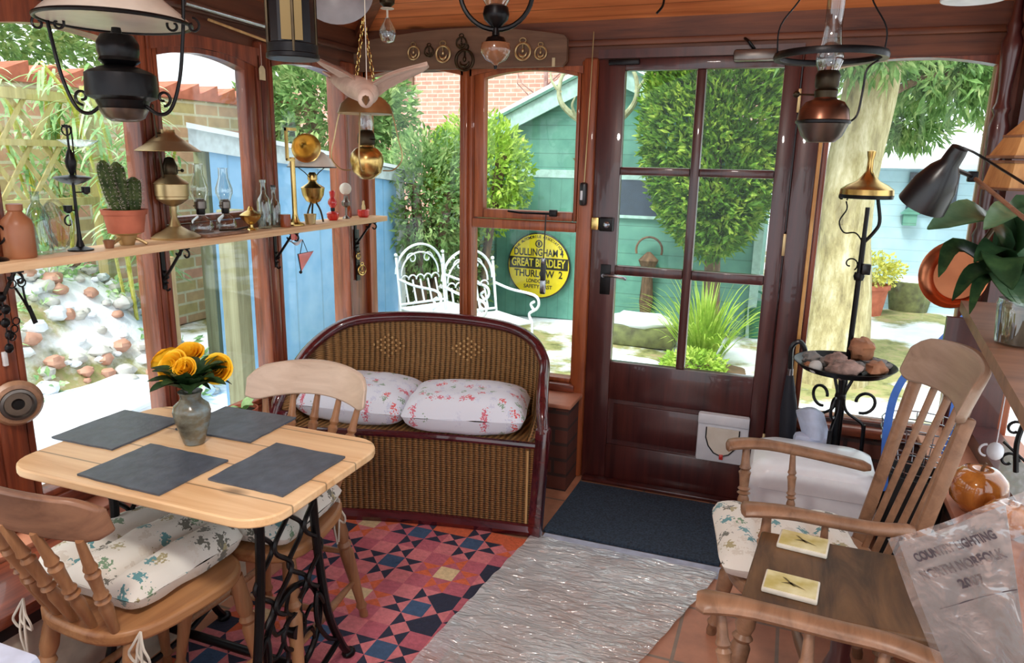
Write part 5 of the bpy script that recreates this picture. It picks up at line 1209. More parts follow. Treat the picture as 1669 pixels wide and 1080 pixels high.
b=MB(); lp(b,[(.008,.038),(.01,.05),(.008,.058)],X,y,n=14); b.build('burner','black_metal',t); b=MB(); lp(b,[(.01,.055),(.02,.072),(.02,.085),(.01,.10),(.012,.115),(.014,.125),(.009,.13)],X,y,n=18); b.build('chimney','red_glass',t)
y=-.30; t=item('globe_oil_lamp','miniature oil lamp with a white globe, near the right end of the shelf','oil lamp',y); b=MB(); lp(b,[(.018,0),(.016,.005),(.006,.014),(.006,.05),(.018,.06),(.02,.075),(.01,.088),(.009,.105)],X,y,n=18); b.build('lamp_base','pewter',t); b=MB(); b.ball((X,y,SZ+.135),.027,18,12); b.build('globe','opal',t)
y=-.185; t=item('red_cup','small red china lamp with a loop handle at the right end of the shelf','cup',y); b=MB(); lp(b,[(.02,0),(.028,.008),(.03,.032),(.026,.036)],X+.02,y,n=20); b.build('cup','red_china',t); b=MB(); b.tube(arc((X+.02,y+.034,SZ+.022),.013,-PI/2,PI/2+.3,10,(0,1,0)),.003,6); b.build('handle','red_china',t); b=MB(); lp(b,[(.01,.034),(.01,.05),(.006,.06),(.006,.075),(.002,.078)],X+.02,y,n=14); b.build('burner','dull_brass',t)
b=MB(); lp(b,[(.014,0),(.015,.04),(.008,.055),(.007,.06)],X-.03,-.235,n=16); one(b,'amber_jar','amber','small amber bottle between the globe lamp and the red lamp','bottle',origin=(X-.03,-.235,SZ))
# things hanging under the shelf
c=V((0.15,-0.6882,1.065)); 
t=thing('hanging_pennant','red stained-glass sailing ornament hanging under the shelf','ornament',tuple(c)); b=MB(); b.prism([c+V((0,-.045,.02)),c+V((0,.055,.022)),c+V((0,-.03,-.05))],(.004,0,0)); b.build('sail','red_glass',t)
b=MB(); b.tube([c+V((0,-.045,.02)),c+V((0,.055,.022)),c+V((0,-.03,-.05))],.003,5,closed=True); b.tube([c+V((0,-.03,.02)),c+V((0,-.01,.075))],.002,4); b.tube([c+V((0,.02,.02)),c+V((0,-.01,.075))],.002,4); b.ball(c+V((0,-.032,-.055)),.007,8,6); b.build('frame','black_metal',t)
c=V((0.15,-0.7508,1.142)); t=thing('hanging_boat','small white boat ornament hanging below the shelf left of the red pennant','ornament',tuple(c)); b=MB(); b.grid(lambda u,v:(c.x+.01*math.sin(PI*v),c.y-.035+.07*u,c.z-.02*math.sin(PI*u)*(1-abs(2*v-1)*.5)),10,4,th=(.004,0,.003)); b.build('hull','white_plastic',t)
b=MB(); b.box((c.x,c.y-.02,c.z+.003),(c.x+.006,c.y-.005,c.z+.028)); b.box((c.x,c.y+.002,c.z+.003),(c.x+.006,c.y+.02,c.z+.03)); b.build('cabin','red_china',t)
def horse_brass(c,r,label,mat='dull_brass',nrm=(0,-1,0),strap=False,name='horse_brass'):
    c=V(c); n_=V(nrm).normalized(); u=n_.cross(V((0,0,1))).normalized(); w=V((0,0,1)); b=MB()
    b.tube([c+u*(r*math.cos(a))+w*(r*math.sin(a)) for a in [2*PI*i/20 for i in range(20)]],r*.16,6,closed=True)
    b.tube([c+u*(r*.5*math.cos(a))-w*r*.1+w*(r*.5*math.sin(a)) for a in [PI*1.0+PI*1.0*i/10 for i in range(11)]],[r*.05+r*.14*math.sin(PI*i/10) for i in range(11)],6)
    b.ball(c+w*r*.1,(r*.2,r*.2,r*.3),8,6); b.tube([c+w*r*.3,c+w*r],r*.1,5); b.tube([c-w*r*.5,c-w*r],r*.1,5)
    b.tube([c+w*r*1.3+u*(r*.42*math.cos(a))+w*(r*.3*math.sin(a)) for a in [2*PI*i/12 for i in range(12)]],r*.1,5,closed=True)
    return one(b,name,mat,label,'horse brass',origin=c)
c=V((0.05,-0.102,0.9293)); 
b=MB(); b.box((.034,c.y-.03,c.z-.05),(.04,c.y+.0,c.z+.20)); one(b,'leather_strap','black_paint','dark leather strap hanging on the corner post with two brasses','strap')
horse_brass((.05,c.y,c.z),.024,'larger brass medallion low on the corner post strap','brass',(1,-.3,0)); horse_brass((.05,c.y-.028,c.z+.072),.014,'smaller brass medallion high on the corner post strap','brass',(1,-.3,0))
c=V((0.12,-1.873,1.137)); t=thing('hanging_tongs','black iron tongs hanging from the left shelf bracket','tongs',tuple(c)); b=MB()
for s_ in (-1,1): b.tube(arc(c+V((0,s_*.013-.004,-.002)),.011,0,2*PI,14,(0,1,0)),.002,5); b.tube(smoothpts([c+V((0,s_*.01,-.014)),c+V((0,.01+s_*.003,-.05)),c+V((0,.026,-.10))],4),.003,5)
b.prism([c+V((0,.014,-.07)),c+V((0,.022,-.065)),c+V((0,.037,-.115)),c+V((0,.025,-.118))],(.004,0,0)); b.build('tongs','black_metal',t)
c=V((0.08,-1.894,1.038)); b=MB(); 
for k in range(5): b.ball((c.x,c.y+.006*(k%2),c.z+.06-.035*k),(.008,.013,.014),8,6)
for k in range(3): b.tube(arc((c.x+.006,c.y+.025-.008*k,c.z-.01-.02*k),.010,0,2*PI,12,(0,1,0)),.0018,5)
b.tube([(c.x,c.y,c.z+.07),(c.x,c.y,c.z-.09)],.002,5); one(b,'key_bunch','black_metal','bunch of old black keys and rings hanging on the leftmost window post','keys')
c=V((0.07,-1.892,0.9259)); b=MB(); b.box((.052,c.y-.008,c.z-.02),(.062,c.y+.004,c.z+.02),.002); one(b,'wall_tag','tape_white','small white oblong tag on the leftmost post above the round gauge','tag')
# round wooden barometer on the post
c=V((0.06,-1.883,0.7999)); t=thing('barometer','round wooden-rimmed gauge hanging on the leftmost window post','barometer',tuple(c)); ax=(.9,-.42,.0)
b=MB(); b.lathe([(.062,-.0),(.064,.012),(.055,.026),(.044,.028),(.042,.02),(.001,.02)],c,ax,32); b.build('wooden_rim','rocker_wood',t)
b=MB(); b.lathe([(.043,.02),(.043,.034),(.036,.036),(.032,.026),(.001,.026)],c,ax,28); b.build('metal_bezel','pewter',t); b=MB(); b.lathe([(.016,.026),(.013,.034),(.001,.034)],c,ax,18); b.build('centre_boss','black_metal',t)
# adapters on the boxed ledge
for k,(u,lb) in enumerate((((-0.1569,-1.71,0.41),'white plug adapter box on the ledge, left of its twin'),((-0.08185,-1.649,0.41),'white plug adapter box on the ledge under the table edge'))):
    p=V(u); t=thing('power_adapter',lb,'adapter',(p.x,p.y,.406),.6-.9*k); b=MB(); b.box((-.03,-.045,0),(.03,.045,.032),.008); b.build('case','white_plastic',t,world=False); b=MB(); b.tube(smoothpts([(0,-.045,.015),(.02,-.08,.01),(.06,-.09,.006),(.09,-.05,.006)],4),.003,6); b.build('cable','tape_white',t,world=False)
# seedling pot
p=V((-0.02186,-0.9473,0.42)); p=V((.075,-1.02,.42)); t=thing('potted_seedling','small orange plastic pot with a pale-leaved seedling on the window ledge','potted plant',tuple(p)); b=MB(); b.lathe([(.036,0),(.05,.075),(.054,.075),(.055,.09),(.05,.09),(.046,.076)],p,n=28); b.build('pot','terracotta',t); b=MB(); b.lathe([(.048,0),(.001,.004)],p+V((0,0,.077))); b.build('soil','flowerpot_soil',t)
b=MB(); q=p+V((0,0,.08))
for d,l,w_ in ((V((.02,.9,.55)),.075,.045),(V((-.2,-.9,.3)),.07,.035),(V((.8,-.1,.45)),.06,.035)): d.normalize(); broadleaf(b,[q,q+d*l*.5+V((0,0,.01)),q+d*l],w_,.2,10,.001)
b.build('leaves','leaf_bamboo',t)
# ---------------------------------------------------------------- hanging lamps
ZT=zt
def ceil_z(x,y):
    return min(ZT, zc+sl*max(0,min(-y,x)) ) if True else 0
def cord_up(t,p,r=.0022,mat='black_metal',ch=False,name='chain'):
    p=V(p); b=MB(); top=(p.x,p.y,min(ZT,zc-.03+sl*min(-p.y,p.x))+.0)
    if ch: chain(b,p,top)
    else: b.tube([p,top],r,6)
    b.build(name,mat,t)
# big black lamp top left
c=V((0.4756,-1.806,1.616)); k=1.473e-3
t=thing('hanging_oil_lamp','big black iron oil lamp with a white shade hanging at the top left','hanging lamp',tuple(c))
b=MB(); b.lathe([(.010,-.064),(.03,-.066),(.052,-.04),(.06,-.02),(.078,-.012),(.08,.0),(.078,.04),(.07,.046),(.045,.056),(.03,.06)],c,n=32); f=b.build('oil_font','black_metal',t)
b=MB(); b.lathe([(.055,-.038),(.045,-.058),(.03,-.0665),(.01,-.068)],c+V((0,0,-.001)),n=28); b.build('font_bowl','pewter',t)
b=MB(); b.lathe([(.03,.058),(.046,.07),(.042,.078),(.046,.09),(.046,.11),(.036,.128),(.012,.132),(.01,.145),(.001,.146)],c,n=24); b.build('burner','black_metal',t)
dirx=(V((0.6171,-1.742,1.662))-V((0.3211,-1.854,1.656))); dirx.z=0; dirx.normalize()
b=MB(); up=V((0,0,1))
for s_ in (-1,1):
    P=smoothpts([c+dirx*s_*.052+up*-.03,c+dirx*s_*.085-up*.05,c+dirx*s_*.115-up*.035,c+dirx*s_*.14+up*.03,c+dirx*s_*.155+up*.12,c+dirx*s_*.163+up*.2,c+dirx*s_*.165+up*.28],6); b.tube(P,.0045,8)
    b.tube(spiral(c+dirx*s_*.098-up*.012,.019,.006,-PI/2,-PI/2+s_*6.5,20,dirx,up),.0035,6)
    for o_ in (.022,-.024): b.tube(spiral(c+dirx*s_*(.160+o_)+up*.152,.018,.005,PI/2,PI/2-(1 if o_*s_>0 else -1)*6.0,18,dirx,up),.003,6)
P=arc(c+up*.28,.165,0,PI,16,dirx,up); b.tube(P,.0045,8); b.build('harp','black_metal',t)
b=MB(); b.lathe([(.165,.158),(.166,.162),(.15,.178),(.105,.215),(.06,.245),(.035,.26),(.033,.26),(.058,.243),(.103,.212),(.147,.176),(.162,.16)],c,n=44); b.build('lamp_shade','opal',t)
b=MB(); b.tube([c+V((.165*math.cos(a),.165*math.sin(a),.158)) for a in [2*PI*i/44 for i in range(44)]],.005,8,closed=True); b.build('shade_ring','black_metal',t)
cord_up(t,c+up*.445,ch=True)
# box lantern
c=V((0.9508,-1.777,1.681)); t=thing('box_lantern','black metal lantern with an amber pane hanging at the top left of centre','lantern',tuple(c)); R_=.054
b=MB(); b.lathe([(R_+.001,0),(R_+.003,.002),(R_+.003,.01),(R_,.012),(R_,.03),(R_-.003,.032)],c,n=32); b.build('base','black_metal',t)
b=MB(); b.lathe([(R_-.006,.03),(R_-.006,.20)],c,n=12,caps=False); b.build('body','black_paint',t,smooth=False)
to=(V((2.005,-3.189,c.z))-c).normalized(); sd=to.cross(V((0,0,1)))
b=MB(); b.prism([c+to*.049+sd*.022+up*.034,c+to*.049-sd*.022+up*.034,c+to*.049-sd*.022+up*.19,c+to*.049+sd*.022+up*.19],to*.003); b.build('pane','lantern_pane',t)
b=MB()
for a in (.8,2.3,3.9,5.4): b.tube([c+V((.051*math.cos(a),.051*math.sin(a),.01)),c+V((.051*math.cos(a),.051*math.sin(a),.205))],.004,6)
b.build('corner_rods','dark_brass',t)
b=MB(); b.lathe([(R_+.004,.2),(R_+.004,.21),(.02,.26),(.01,.28)],c,n=24); b.build('roof','black_metal',t); cord_up(t,c+up*.275)
# grey round shade
c=V((0.7783,-1.341,1.922)); t=thing('grey_shade','tilted round grey enamel shade hanging at the top edge, left of the gull','shade',tuple(c)); b=MB(); b.lathe([(.001,.03),(.03,.028),(.07,.012),(.098,-.008),(.10,-.010),(.097,-.010),(.07,.008),(.001,.024)],c,(.42,-.7,.35),36); b.build('shade','grey_enamel',t); cord_up(t,c+V((0,0,.01)))
# glass drop
c=V((0.8144,-1.13,1.838)); t=thing('glass_drop','pear-shaped clear glass drop on a cord below the boarded ceiling','ornament',tuple(c)); b=MB(); b.lathe([(.004,-.026),(.018,-.022),(.026,-.004),(.024,.012),(.014,.03),(.006,.045)],c,n=20); b.build('drop','clear_glass',t)
b=MB(); b.lathe([(.008,.072),(.022,.085),(.024,.10),(.012,.12)],c,n=16); b.build('bead','dark_brass',t); b=MB(); b.tube([c+up*.045,c+up*.075],.003,6); b.lathe([(.02,.07),(.02,.072)],c,n=14); b.build('link','rope',t); cord_up(t,c+up*.118)
# carved gull
bc=V((0.941,-1.461,1.64)); t=thing('carved_gull','carved pale wooden gull with spread wings flying towards the room','carving',tuple(bc)); tail=V((0.7497,-1.323,1.691)); head=V((0.9732,-1.52,1.62)); 
b=MB(); P=smoothpts([tail,bc.lerp(tail,.45)+V((0,0,.0)),bc,head],7); n=len(P); b.tube(P,[.006+.026*math.sin(PI*min(1,.06+i/(n-1)*.86))**.8 for i in range(n)],16); b.build('body','gull_wood',t)
b=MB(); b.ball(head,(.021,.021,.024),14,10); hd=b.build('head','gull_wood',t)
b=MB(); tc_=(V((2.005,-3.189,1.3))-head).normalized(); b.tube([head+tc_*.012,head+tc_*.04-V((0,0,.012))],[.012,.002],8); b.build('beak','dark_oak',hd)
b=MB(); b.prism([tail+V((-.0,0,-.004)),tail+(tail-bc).normalized()*.05+V((.02,.0,0)),tail+(tail-bc).normalized()*.05+V((-.02,.0,.01))],(0,0,.006)); b.build('tail','gull_wood',t)
for pts,nm in (([(0.9514,-1.454,1.656),(1.01,-1.447,1.683),(1.101,-1.428,1.707)],'wing'),([(0.9158,-1.444,1.661),(0.8495,-1.427,1.695),(0.7467,-1.422,1.735)],'wing')):
    b=MB(); P=smoothpts([V(p) for p in pts],7); n=len(P); fwd=V((.35,-.93,0)); rows=[]
    for i,p in enumerate(P):
        q=i/(n-1); w_=.036*(1-q)**.7*.9+.006; rows+= [p+fwd*w_*a_+V((0,0,z_-abs(a_)*.002)) for a_,z_ in ((-1,0),(-.4,.006),(.3,.006),(.7,0),(.3,-.004),(-.4,-.004))]
    fs=[(i*6+j,i*6+(j+1)%6,(i+1)*6+(j+1)%6,(i+1)*6+j) for i in range(n-1) for j in range(6)]+[tuple(range(6)),tuple((n-1)*6+j for j in range(6))]; b.add(rows,fs)
    # hang the trailing edge down so the wing shows its face
    b.add([],[]); 
    w_=MB(); sd=V((0,0,-1)); rr=[]
    for i,p in enumerate(P):
        q=i/(n-1); hh=.030*(1-q)**.6+.003; rr+= [p+V((0,0,.004)),p+fwd*(-.012)-V((0,0,hh*.6)),p+fwd*(-.03)-V((0,0,hh)),p+fwd*(-.034)-V((0,0,hh-.004)),p+fwd*(-.016)-V((0,0,hh*.5-.004)),p+V((0,-.004,.008))]
    b.add(rr,fs); b.build(nm,'gull_wood',t,angle=60)
cord_up(t,bc+V((0,0,.02)),.0012,'rope',name='string')
# brass lamp on chains
c=V((0.7385,-1.143,1.464)); t=thing('brass_hanging_lamp','brass hanging oil lamp with a wire cage and small shade below the gull','hanging lamp',tuple(c))
b=MB(); b.lathe([(.006,-.058),(.02,-.056),(.044,-.036),(.052,-.008),(.053,.004),(.048,.022),(.036,.036),(.022,.042),(.02,.05)],c,n=28); b.build('oil_font','brass',t)
b=MB(); b.lathe([(.024,.048),(.028,.055),(.026,.08),(.02,.092),(.014,.095)],c,n=20); b.tube([c+V((.02,-.01,.065)),c+V((.045,-.02,.065))],.002,5); b.build('burner','dark_brass',t)
b=MB(); b.lathe([(.018,.09),(.024,.11),(.018,.135),(.016,.19)],c,n=20,caps=False); b.build('chimney','clear_glass',t)
b=MB(); b.lathe([(.088,.142),(.086,.141),(.075,.17),(.05,.192),(.024,.198),(.022,.215),(.02,.215),(.022,.195),(.048,.188),(.072,.167),(.085,.143)],c,n=32); b.build('lamp_shade','dull_brass',t)
b=MB()
for i in range(4):
    a=i*PI/2+.35; o=V((math.cos(a),math.sin(a),0)); b.tube(smoothpts([c+o*.05-V((0,0,.03)),c+o*.085-V((0,0,.026)),c+o*.112+V((0,0,.01)),c+o*.10+V((0,0,.07)),c+o*.083+V((0,0,.14)),c+o*.06+V((0,0,.185))],5),.0022,6)
b.build('wire_cage','dull_brass',t)
b=MB(); s1=c+dirx*-.035+V((0,0,.19)); s2=c+dirx*.035+V((0,0,.19)); top=c+V((0,0,.42)); chain(b,s1,top); chain(b,s2,top); chain(b,top,(c.x,c.y,min(ZT,zc-.03+sl*min(-c.y,c.x)))); b.build('chain','brass',t,smooth=False)
# middle lamp with hoop
c=V((1.124,-1.025,1.792)); t=thing('hoop_lamp','black-hooped hanging lamp with an amber pottery font at top centre','hanging lamp',tuple(c))
b=MB(); b.lathe([(.004,-.045),(.006,-.038),(.012,-.032),(.03,-.024),(.044,-.004),(.046,.01),(.042,.024),(.03,.028)],c,n=28); b.build('font','ochre_glaze',t)
b=MB(); b.lathe([(.004,-.05),(.006,-.04),(.003,-.034)],c,n=10); b.build('finial','black_metal',t)
b=MB(); b.lathe([(.032,.028),(.026,.04),(.012,.046),(.010,.066),(.014,.07),(.036,.09),(.04,.105),(.036,.125),(.02,.132)],c,n=22); b.build('burner','black_metal',t)
b=MB(); b.tube([c+V((0,0,.17))+dirx*(.108*math.cos(a))+up*(.108*math.sin(a)) for a in [2*PI*i/36 for i in range(36)]],.0075,8,closed=True); b.build('hoop','black_metal',t)
b=MB(); b.lathe([(.03,.128),(.05,.16),(.052,.18),(.04,.21),(.024,.23),(.022,.25)],c,n=24,caps=False); b.build('glass_globe','clear_glass',t)
cord_up(t,c+up*.28)
# right lamp with ring and chimney
c=V((2.054,-1.281,1.574)); t=thing('ring_lamp','copper and black hanging oil lamp with a tall glass chimney, right of the door','hanging lamp',tuple(c))
b=MB(); b.lathe([(.016,-.044),(.03,-.044),(.045,-.03),(.056,-.004),(.058,0)],c,n=30); b.build('font_bowl','pewter',t)
b=MB(); b.lathe([(.058,-.003),(.0605,-.001),(.0605,.004),(.058,.006)],c,n=30); b.build('band','black_metal',t)
b=MB(); b.lathe([(.058,.005),(.054,.03),(.042,.046),(.026,.052),(.024,.056)],c,n=30); b.build('font_top','brown_copper',t)
b=MB(); b.lathe([(.024,.054),(.026,.07),(.022,.075),(.026,.08),(.027,.105),(.022,.115)],c,n=22); b.tube([c+V((-.02,0,.062)),c+V((-.062,-.0,.064))],.0025,6); b.ball(c+V((-.064,0,.064)),.008,8,6); b.build('burner','dark_brass',t)
b=MB(); b.lathe([(.021,.112),(.03,.135),(.029,.15),(.022,.175),(.019,.20),(.019,.285),(.021,.288)],c,n=26,caps=False); b.build('chimney','clear_glass',t)
b=MB(); b.lathe([(.108,.140),(.122,.138),(.124,.146),(.121,.154),(.108,.152),(.106,.146),(.108,.140)],c,n=44,caps=False); b.build('shade_ring','black_metal',t)
b=MB()
for s_ in (-1,1):
    b.tube(smoothpts([c+dirx*s_*.058+V((0,0,0)),c+dirx*s_*.078+V((0,0,.02)),c+dirx*s_*.084+V((0,0,.075)),c+dirx*s_*.088+V((0,0,.12)),c+dirx*s_*.114+V((0,0,.142))],5),.0025,6) if s_>0 else None
    b.tube(smoothpts([c+dirx*s_*.122+V((0,0,.15)),c+dirx*s_*.12+V((0,0,.21)),c+dirx*s_*.075+V((0,0,.28)),c+dirx*s_*.045+V((0,0,.40))],5),.002,6)
b.tube(smoothpts([c-dirx*.045+V((0,0,.40)),c+V((0,0,.42)),c+dirx*.045+V((0,0,.40))],4),.003,6); b.build('hanger','black_metal',t); cord_up(t,c+up*.415)
# white ceiling pendant
c=V((2.355,-1.095,1.865)); t=thing('white_pendant','white pendant light shade cut by the top edge at the upper right','pendant lamp',tuple(c)); b=MB(); b.lathe([(.068,-.006),(.07,-.004),(.062,.03),(.035,.06),(.012,.068),(.012,.09)],c,n=32); b.build('shade','lamp_disc',t); cord_up(t,c+up*.088)
# board of horse brasses
t=thing('brass_display_board','long curved wooden board mounted over the back windows','board',(.52,-.05,1.92)); pts=[(-.0,1.865)]+[(1.035,1.865),(1.055,1.885),(1.055,1.975),(1.04,1.99)]+[(1.04-1.04*i/12,1.99+.045*math.sin(PI*(i/12)**.9)) for i in range(1,12)]+[(0,1.945)]
b=MB(); b.prism([(x,-.062,z) for x,z in pts],(0,.024,0)); b.build('board','plank_grey',t)
for i,(u,lb) in enumerate((((0.3333,-0.07,1.938),'horse brass on the board, leftmost of the row'),((0.411,-0.07,1.941),'narrow dark horse brass, second from the left on the board'),((0.4813,-0.07,1.929),'tall oval horse brass, third from the left on the board'),((0.5867,-0.07,1.9),'large round horse brass low on the board over the mullion'),((0.5715,-0.07,1.972),'small round brass above the large one over the mullion'),((0.8609,-0.07,1.928),'oval horse brass just right of the hoop lamp'),((0.9417,-0.07,1.92),'crescent horse brass at the right end of the board'))):
    horse_brass(u,[.028,.022,.034,.042,.024,.034,.026][i],lb,'dark_brass' if i in(1,4,3) else 'dull_brass')
b=MB(); p=V((1,-0.07,1.889)); b.box((p.x-.006,-.07,p.z-.025),(p.x+.006,-.0625,p.z+.01)); one(b,'paper_tag','cream_tag','tiny pale tag at the lower right of the brass display board','tag')
# pole under the ceiling, left, with tag
b=MB(); b.tube([(0.06,-1.15,1.961),(0.06,-0.4866,1.949)],.011,12); one(b,'steel_pole','steel','brushed steel pole lying along the top of the left wall','pole')
b=MB(); b.tube([(0.05,-1.032,1.928),(0.05,-0.5983,1.891)],.005,8); one(b,'cane_rod','lumber_pale','thin pale cane below the steel pole on the left wall','rod')
p=V((0.06,-0.7794,1.782)); t=thing('luggage_tag','cream luggage tag dangling on a thread between two left windows','tag',tuple(p)); b=MB(); b.prism([p+V((0,-.017,-.028)),p+V((0,.017,-.028)),p+V((0,.017,.012)),p+V((0,.007,.024)),p+V((0,-.007,.024)),p+V((0,-.017,.012))],(.002,0,0)); b.build('card','cream_tag',t); b=MB(); b.tube([p+V((0,0,.022)),p+V((0,0,.10))],.001,4); b.build('thread','rope',t)
b=MB(); b.tube(smoothpts([(1.546,-0.5943,2.005),(1.543,-0.6023,1.977),(1.527,-0.6145,1.953)],4),.004,6); one(b,'ceiling_hook','black_metal','small black hook on the boarded ceiling above the door','hook')
# ---------------------------------------------------------------- right side
TC=V((2.25,-.27,.735)); t=thing('iron_plant_stand','black wrought-iron stand with a round tray of stones by the right window','plant stand',(2.25,-.27,0))
b=MB(); b.lathe([(.001,0),(.15,.0),(.178,.022),(.182,.022),(.153,-.004),(.001,-.004)],TC,n=40); b.build('tray','black_metal',t)
b=MB(); b.tube([TC-V((0,0,.004)),TC-V((0,0,.42))],.013,10); b.lathe([(.018,-.12),(.02,-.11),(.018,-.1)],TC); b.build('stem','black_metal',t)
for i in range(3):
    a=i*2.094+.25; o=V((math.cos(a),math.sin(a),0)); b=MB()
    b.tube(smoothpts([TC+o*.05-V((0,0,.01)),TC+o*.03-V((0,0,.06)),TC+o*.014-V((0,0,.11)),TC+o*.03-V((0,0,.17)),TC+o*.09-V((0,0,.215)),TC+o*.10-V((0,0,.25))],5),.006,6)
    b.tube(smoothpts([TC+o*.10-V((0,0,.22)),TC+o*.11-V((0,0,.45)),TC+o*.15-V((0,0,.73))],5),.008,6)
    b.tube(spiral(TC+o*.09-V((0,0,.13)),.045,.03,-PI*.6,PI*1.0,16,o,up),.006,6); b.build('scroll_leg','black_metal',t)
stones=[((1327,598),.020,'white_stone','round white pebble at the front left of the tray',(1,1,1)),((1320,577),.026,'grey_stone','grey stone at the left edge of the tray',(1,1,.8)),((1345,583),.022,'grey_stone','grey pebble behind the round white pebble',(1,1,.8)),((1363,578),.03,'pink_stone','brown stone in the middle back of the tray',(1.1,1,.9)),((1373,602),.036,'pink_stone','large pinkish crystal stone at the front of the tray',(1.3,1,.8)),((1405,570),.040,'rust_stone','largest rust-coloured stone at the back right of the tray',(1,1,.95)),((1428,604),.030,'rust_stone','reddish stone at the front right of the tray',(1.1,1,.75)),((1430,588),.028,'grey_stone','flat grey stone at the right of the tray',(1.2,1,.6)),((1313,592),.014,'rust_stone','tiny tan pebble on the left rim of the tray',(1,1,.8)),((1398,600),.022,'grey_stone','dark grey stone between the pink and red stones',(1,1,.8)),((1448,592),.020,'grey_stone','slate-grey stone on the right rim of the tray',(1.4,1,.5))]
SP=[(2.142,-0.3846,0.752),(2.134,-0.2493,0.752),(2.188,-0.2724,0.752),(2.22,-0.2886,0.76),(2.24,-0.3973,0.758),(2.309,-0.2029,0.768),(2.351,-0.3269,0.755),(2.367,-0.2205,0.755),(2.124,-0.3232,0.748),(2.297,-0.3137,0.752),(2.396,-0.2247,0.75)]
for i,(uv,r,mt,lb,s_) in enumerate(stones):
    p=V(SP[i]); d=V((p.x,p.y,0))-V((TC.x,TC.y,0)); 
    if d.length>.15: d=d.normalized()*.15
    b=MB(); rock(b,(0,0,0),(r*s_[0]*1.2,r*s_[1]*1.1,r*s_[2]*1.2),i*3+1,.12 if i==0 else .45,16,10); o=b.build('stone',mt); o.location=(TC.x+d.x,TC.y+d.y,TC.z+r*s_[2]*1.1+(.022 if i==5 else 0)); tag(o,lb,'stone','stones on the iron tray')
t=thing('standard_lamp','slender black iron lamp pole with a spreading brass top behind the tray of stones','lamp',(2.27,-.16,0)); px_,py_=2.268,-.19
b=MB(); b.tube([(px_,py_,.78),(px_,py_,1.02),(px_,py_,1.22)],.010,10); b.tube([(px_,py_,1.2),(px_+.0,py_,1.33)],.008,8); b.lathe([(.016,1.06),(.02,1.075),(.016,1.09)],(px_,py_,0),n=14); b.tube([(px_,py_,.0),(px_,py_,.8)],.01,8); b.lathe([(.08,0),(.07,.012),(.012,.02)],(px_,py_,0),n=20); b.build('pole','black_metal',t)
b=MB(); b.tube(spiral((px_-.035,py_,1.12),.028,.008,-PI*.3,PI*1.5,18),.003,6); b.tube(smoothpts([(px_,py_,1.20),(px_-.03,py_,1.235),(px_-.07,py_,1.235),(px_-.09,py_,1.275),(px_-.07,py_,1.32),(px_-.075,py_,1.35)],5),.003,6); b.tube(spiral((px_-.09,py_,1.365),.02,.006,-PI*.2,PI*1.6,16),.003,6)
b.tube(smoothpts([(px_,py_,1.2),(px_+.03,py_,1.24),(px_+.045,py_,1.28),(px_+.03,py_,1.36)],5),.007,6); b.build('scrollwork','black_metal',t)
b=MB(); b.lathe([(.09,1.362),(.092,1.375),(.085,1.376)],(px_-.01,py_,0),n=30); b.build('rim','black_metal',t)
b=MB(); b.lathe([(.092,1.376),(.09,1.395),(.07,1.41),(.04,1.425),(.022,1.445),(.012,1.46),(.010,1.50),(.014,1.515),(.016,1.53),(.006,1.535)],(px_-.01,py_,0),n=32); b.build('brass_top','brass',t)
b=MB(); b.box((px_+.005,py_-.03,1.085),(px_+.035,py_-.008,1.125),.004); b.build('switch','black_paint',t)
# umbrella
t=thing('umbrella','folded black umbrella with a crook handle leaning beside the door frame','umbrella',(2.08,-.14,0)); hx,hy=2.068,-.11
b=MB(); b.tube(smoothpts([(hx+.045,hy,.72),(hx+.045,hy,.755),(hx+.022,hy,.785),(hx-.005,hy,.76),(hx-.004,hy,.70),(hx,hy,.66)],5),.010,8); b.build('handle','black_paint',t)
b=MB(); b.lathe([(.011,0),(.011,.03)],(hx,hy,.64)); b.build('collar','steel',t)
b=MB(); b.tube([(hx,hy,.64),(hx+.01,hy-.01,.5),(hx+.02,hy-.02,.25),(hx+.03,hy-.03,.03)],[.014,.034,.03,.006],12); b.build('canopy','umbrella_cloth',t)
# white cloth bag behind the bin
b=MB(); b.grid(lambda u,v:(2.10+.10*u+.03*v,-.32-.05*math.sin(PI*u),.47+.12*(1-v)*(.7+.3*math.sin(PI*u))),10,8,th=(0,.03,0)); b.box((2.1,-.36,.0),(2.23,-.30,.48),.02); one(b,'cloth_bag','pale_bag','pale blue-white bag standing behind the white bin','bag')
# white bin
t=thing('white_bin','rounded white plastic lidded bin behind the slatted armchair','bin',(2.165,-.53,0))
def rrect(cx,cy,hx_,hy_,r,n=6):
    out=[]
    for sx,sy,a0 in ((1,1,0),(-1,1,PI/2),(-1,-1,PI),(1,-1,1.5*PI)):
        for i in range(n+1): a=a0+PI/2*i/n; out.append((cx+sx*(hx_-r)+r*math.cos(a),cy+sy*(hy_-r)+r*math.sin(a)))
    return out
def rr_loft(mb,secs,cx,cy):
    rings=[[(x,y,z) for x,y in rrect(cx,cy,a,b_,r)] for a,b_,r,z in secs]; n=len(rings[0]); vs=[p for r in rings for p in r]; fs=[(i*n+j,i*n+(j+1)%n,(i+1)*n+(j+1)%n,(i+1)*n+j) for i in range(len(rings)-1) for j in range(n)]; fs+=[tuple(range(n))[::-1],tuple((len(rings)-1)*n+j for j in range(n))]; mb.add(vs,fs)
bx_,by_=2.165,-.53
b=MB(); rr_loft(b,[(.185,.15,.05,.004),(.198,.165,.05,.03),(.208,.175,.055,.39)],bx_,by_); b.build('bin_body','white_plastic',t)
b=MB(); rr_loft(b,[(.211,.178,.055,.392),(.211,.178,.055,.42),(.198,.165,.06,.455),(.172,.14,.06,.47),(.10,.08,.05,.476)],bx_,by_); ld=b.build('lid','white_enamel',t)
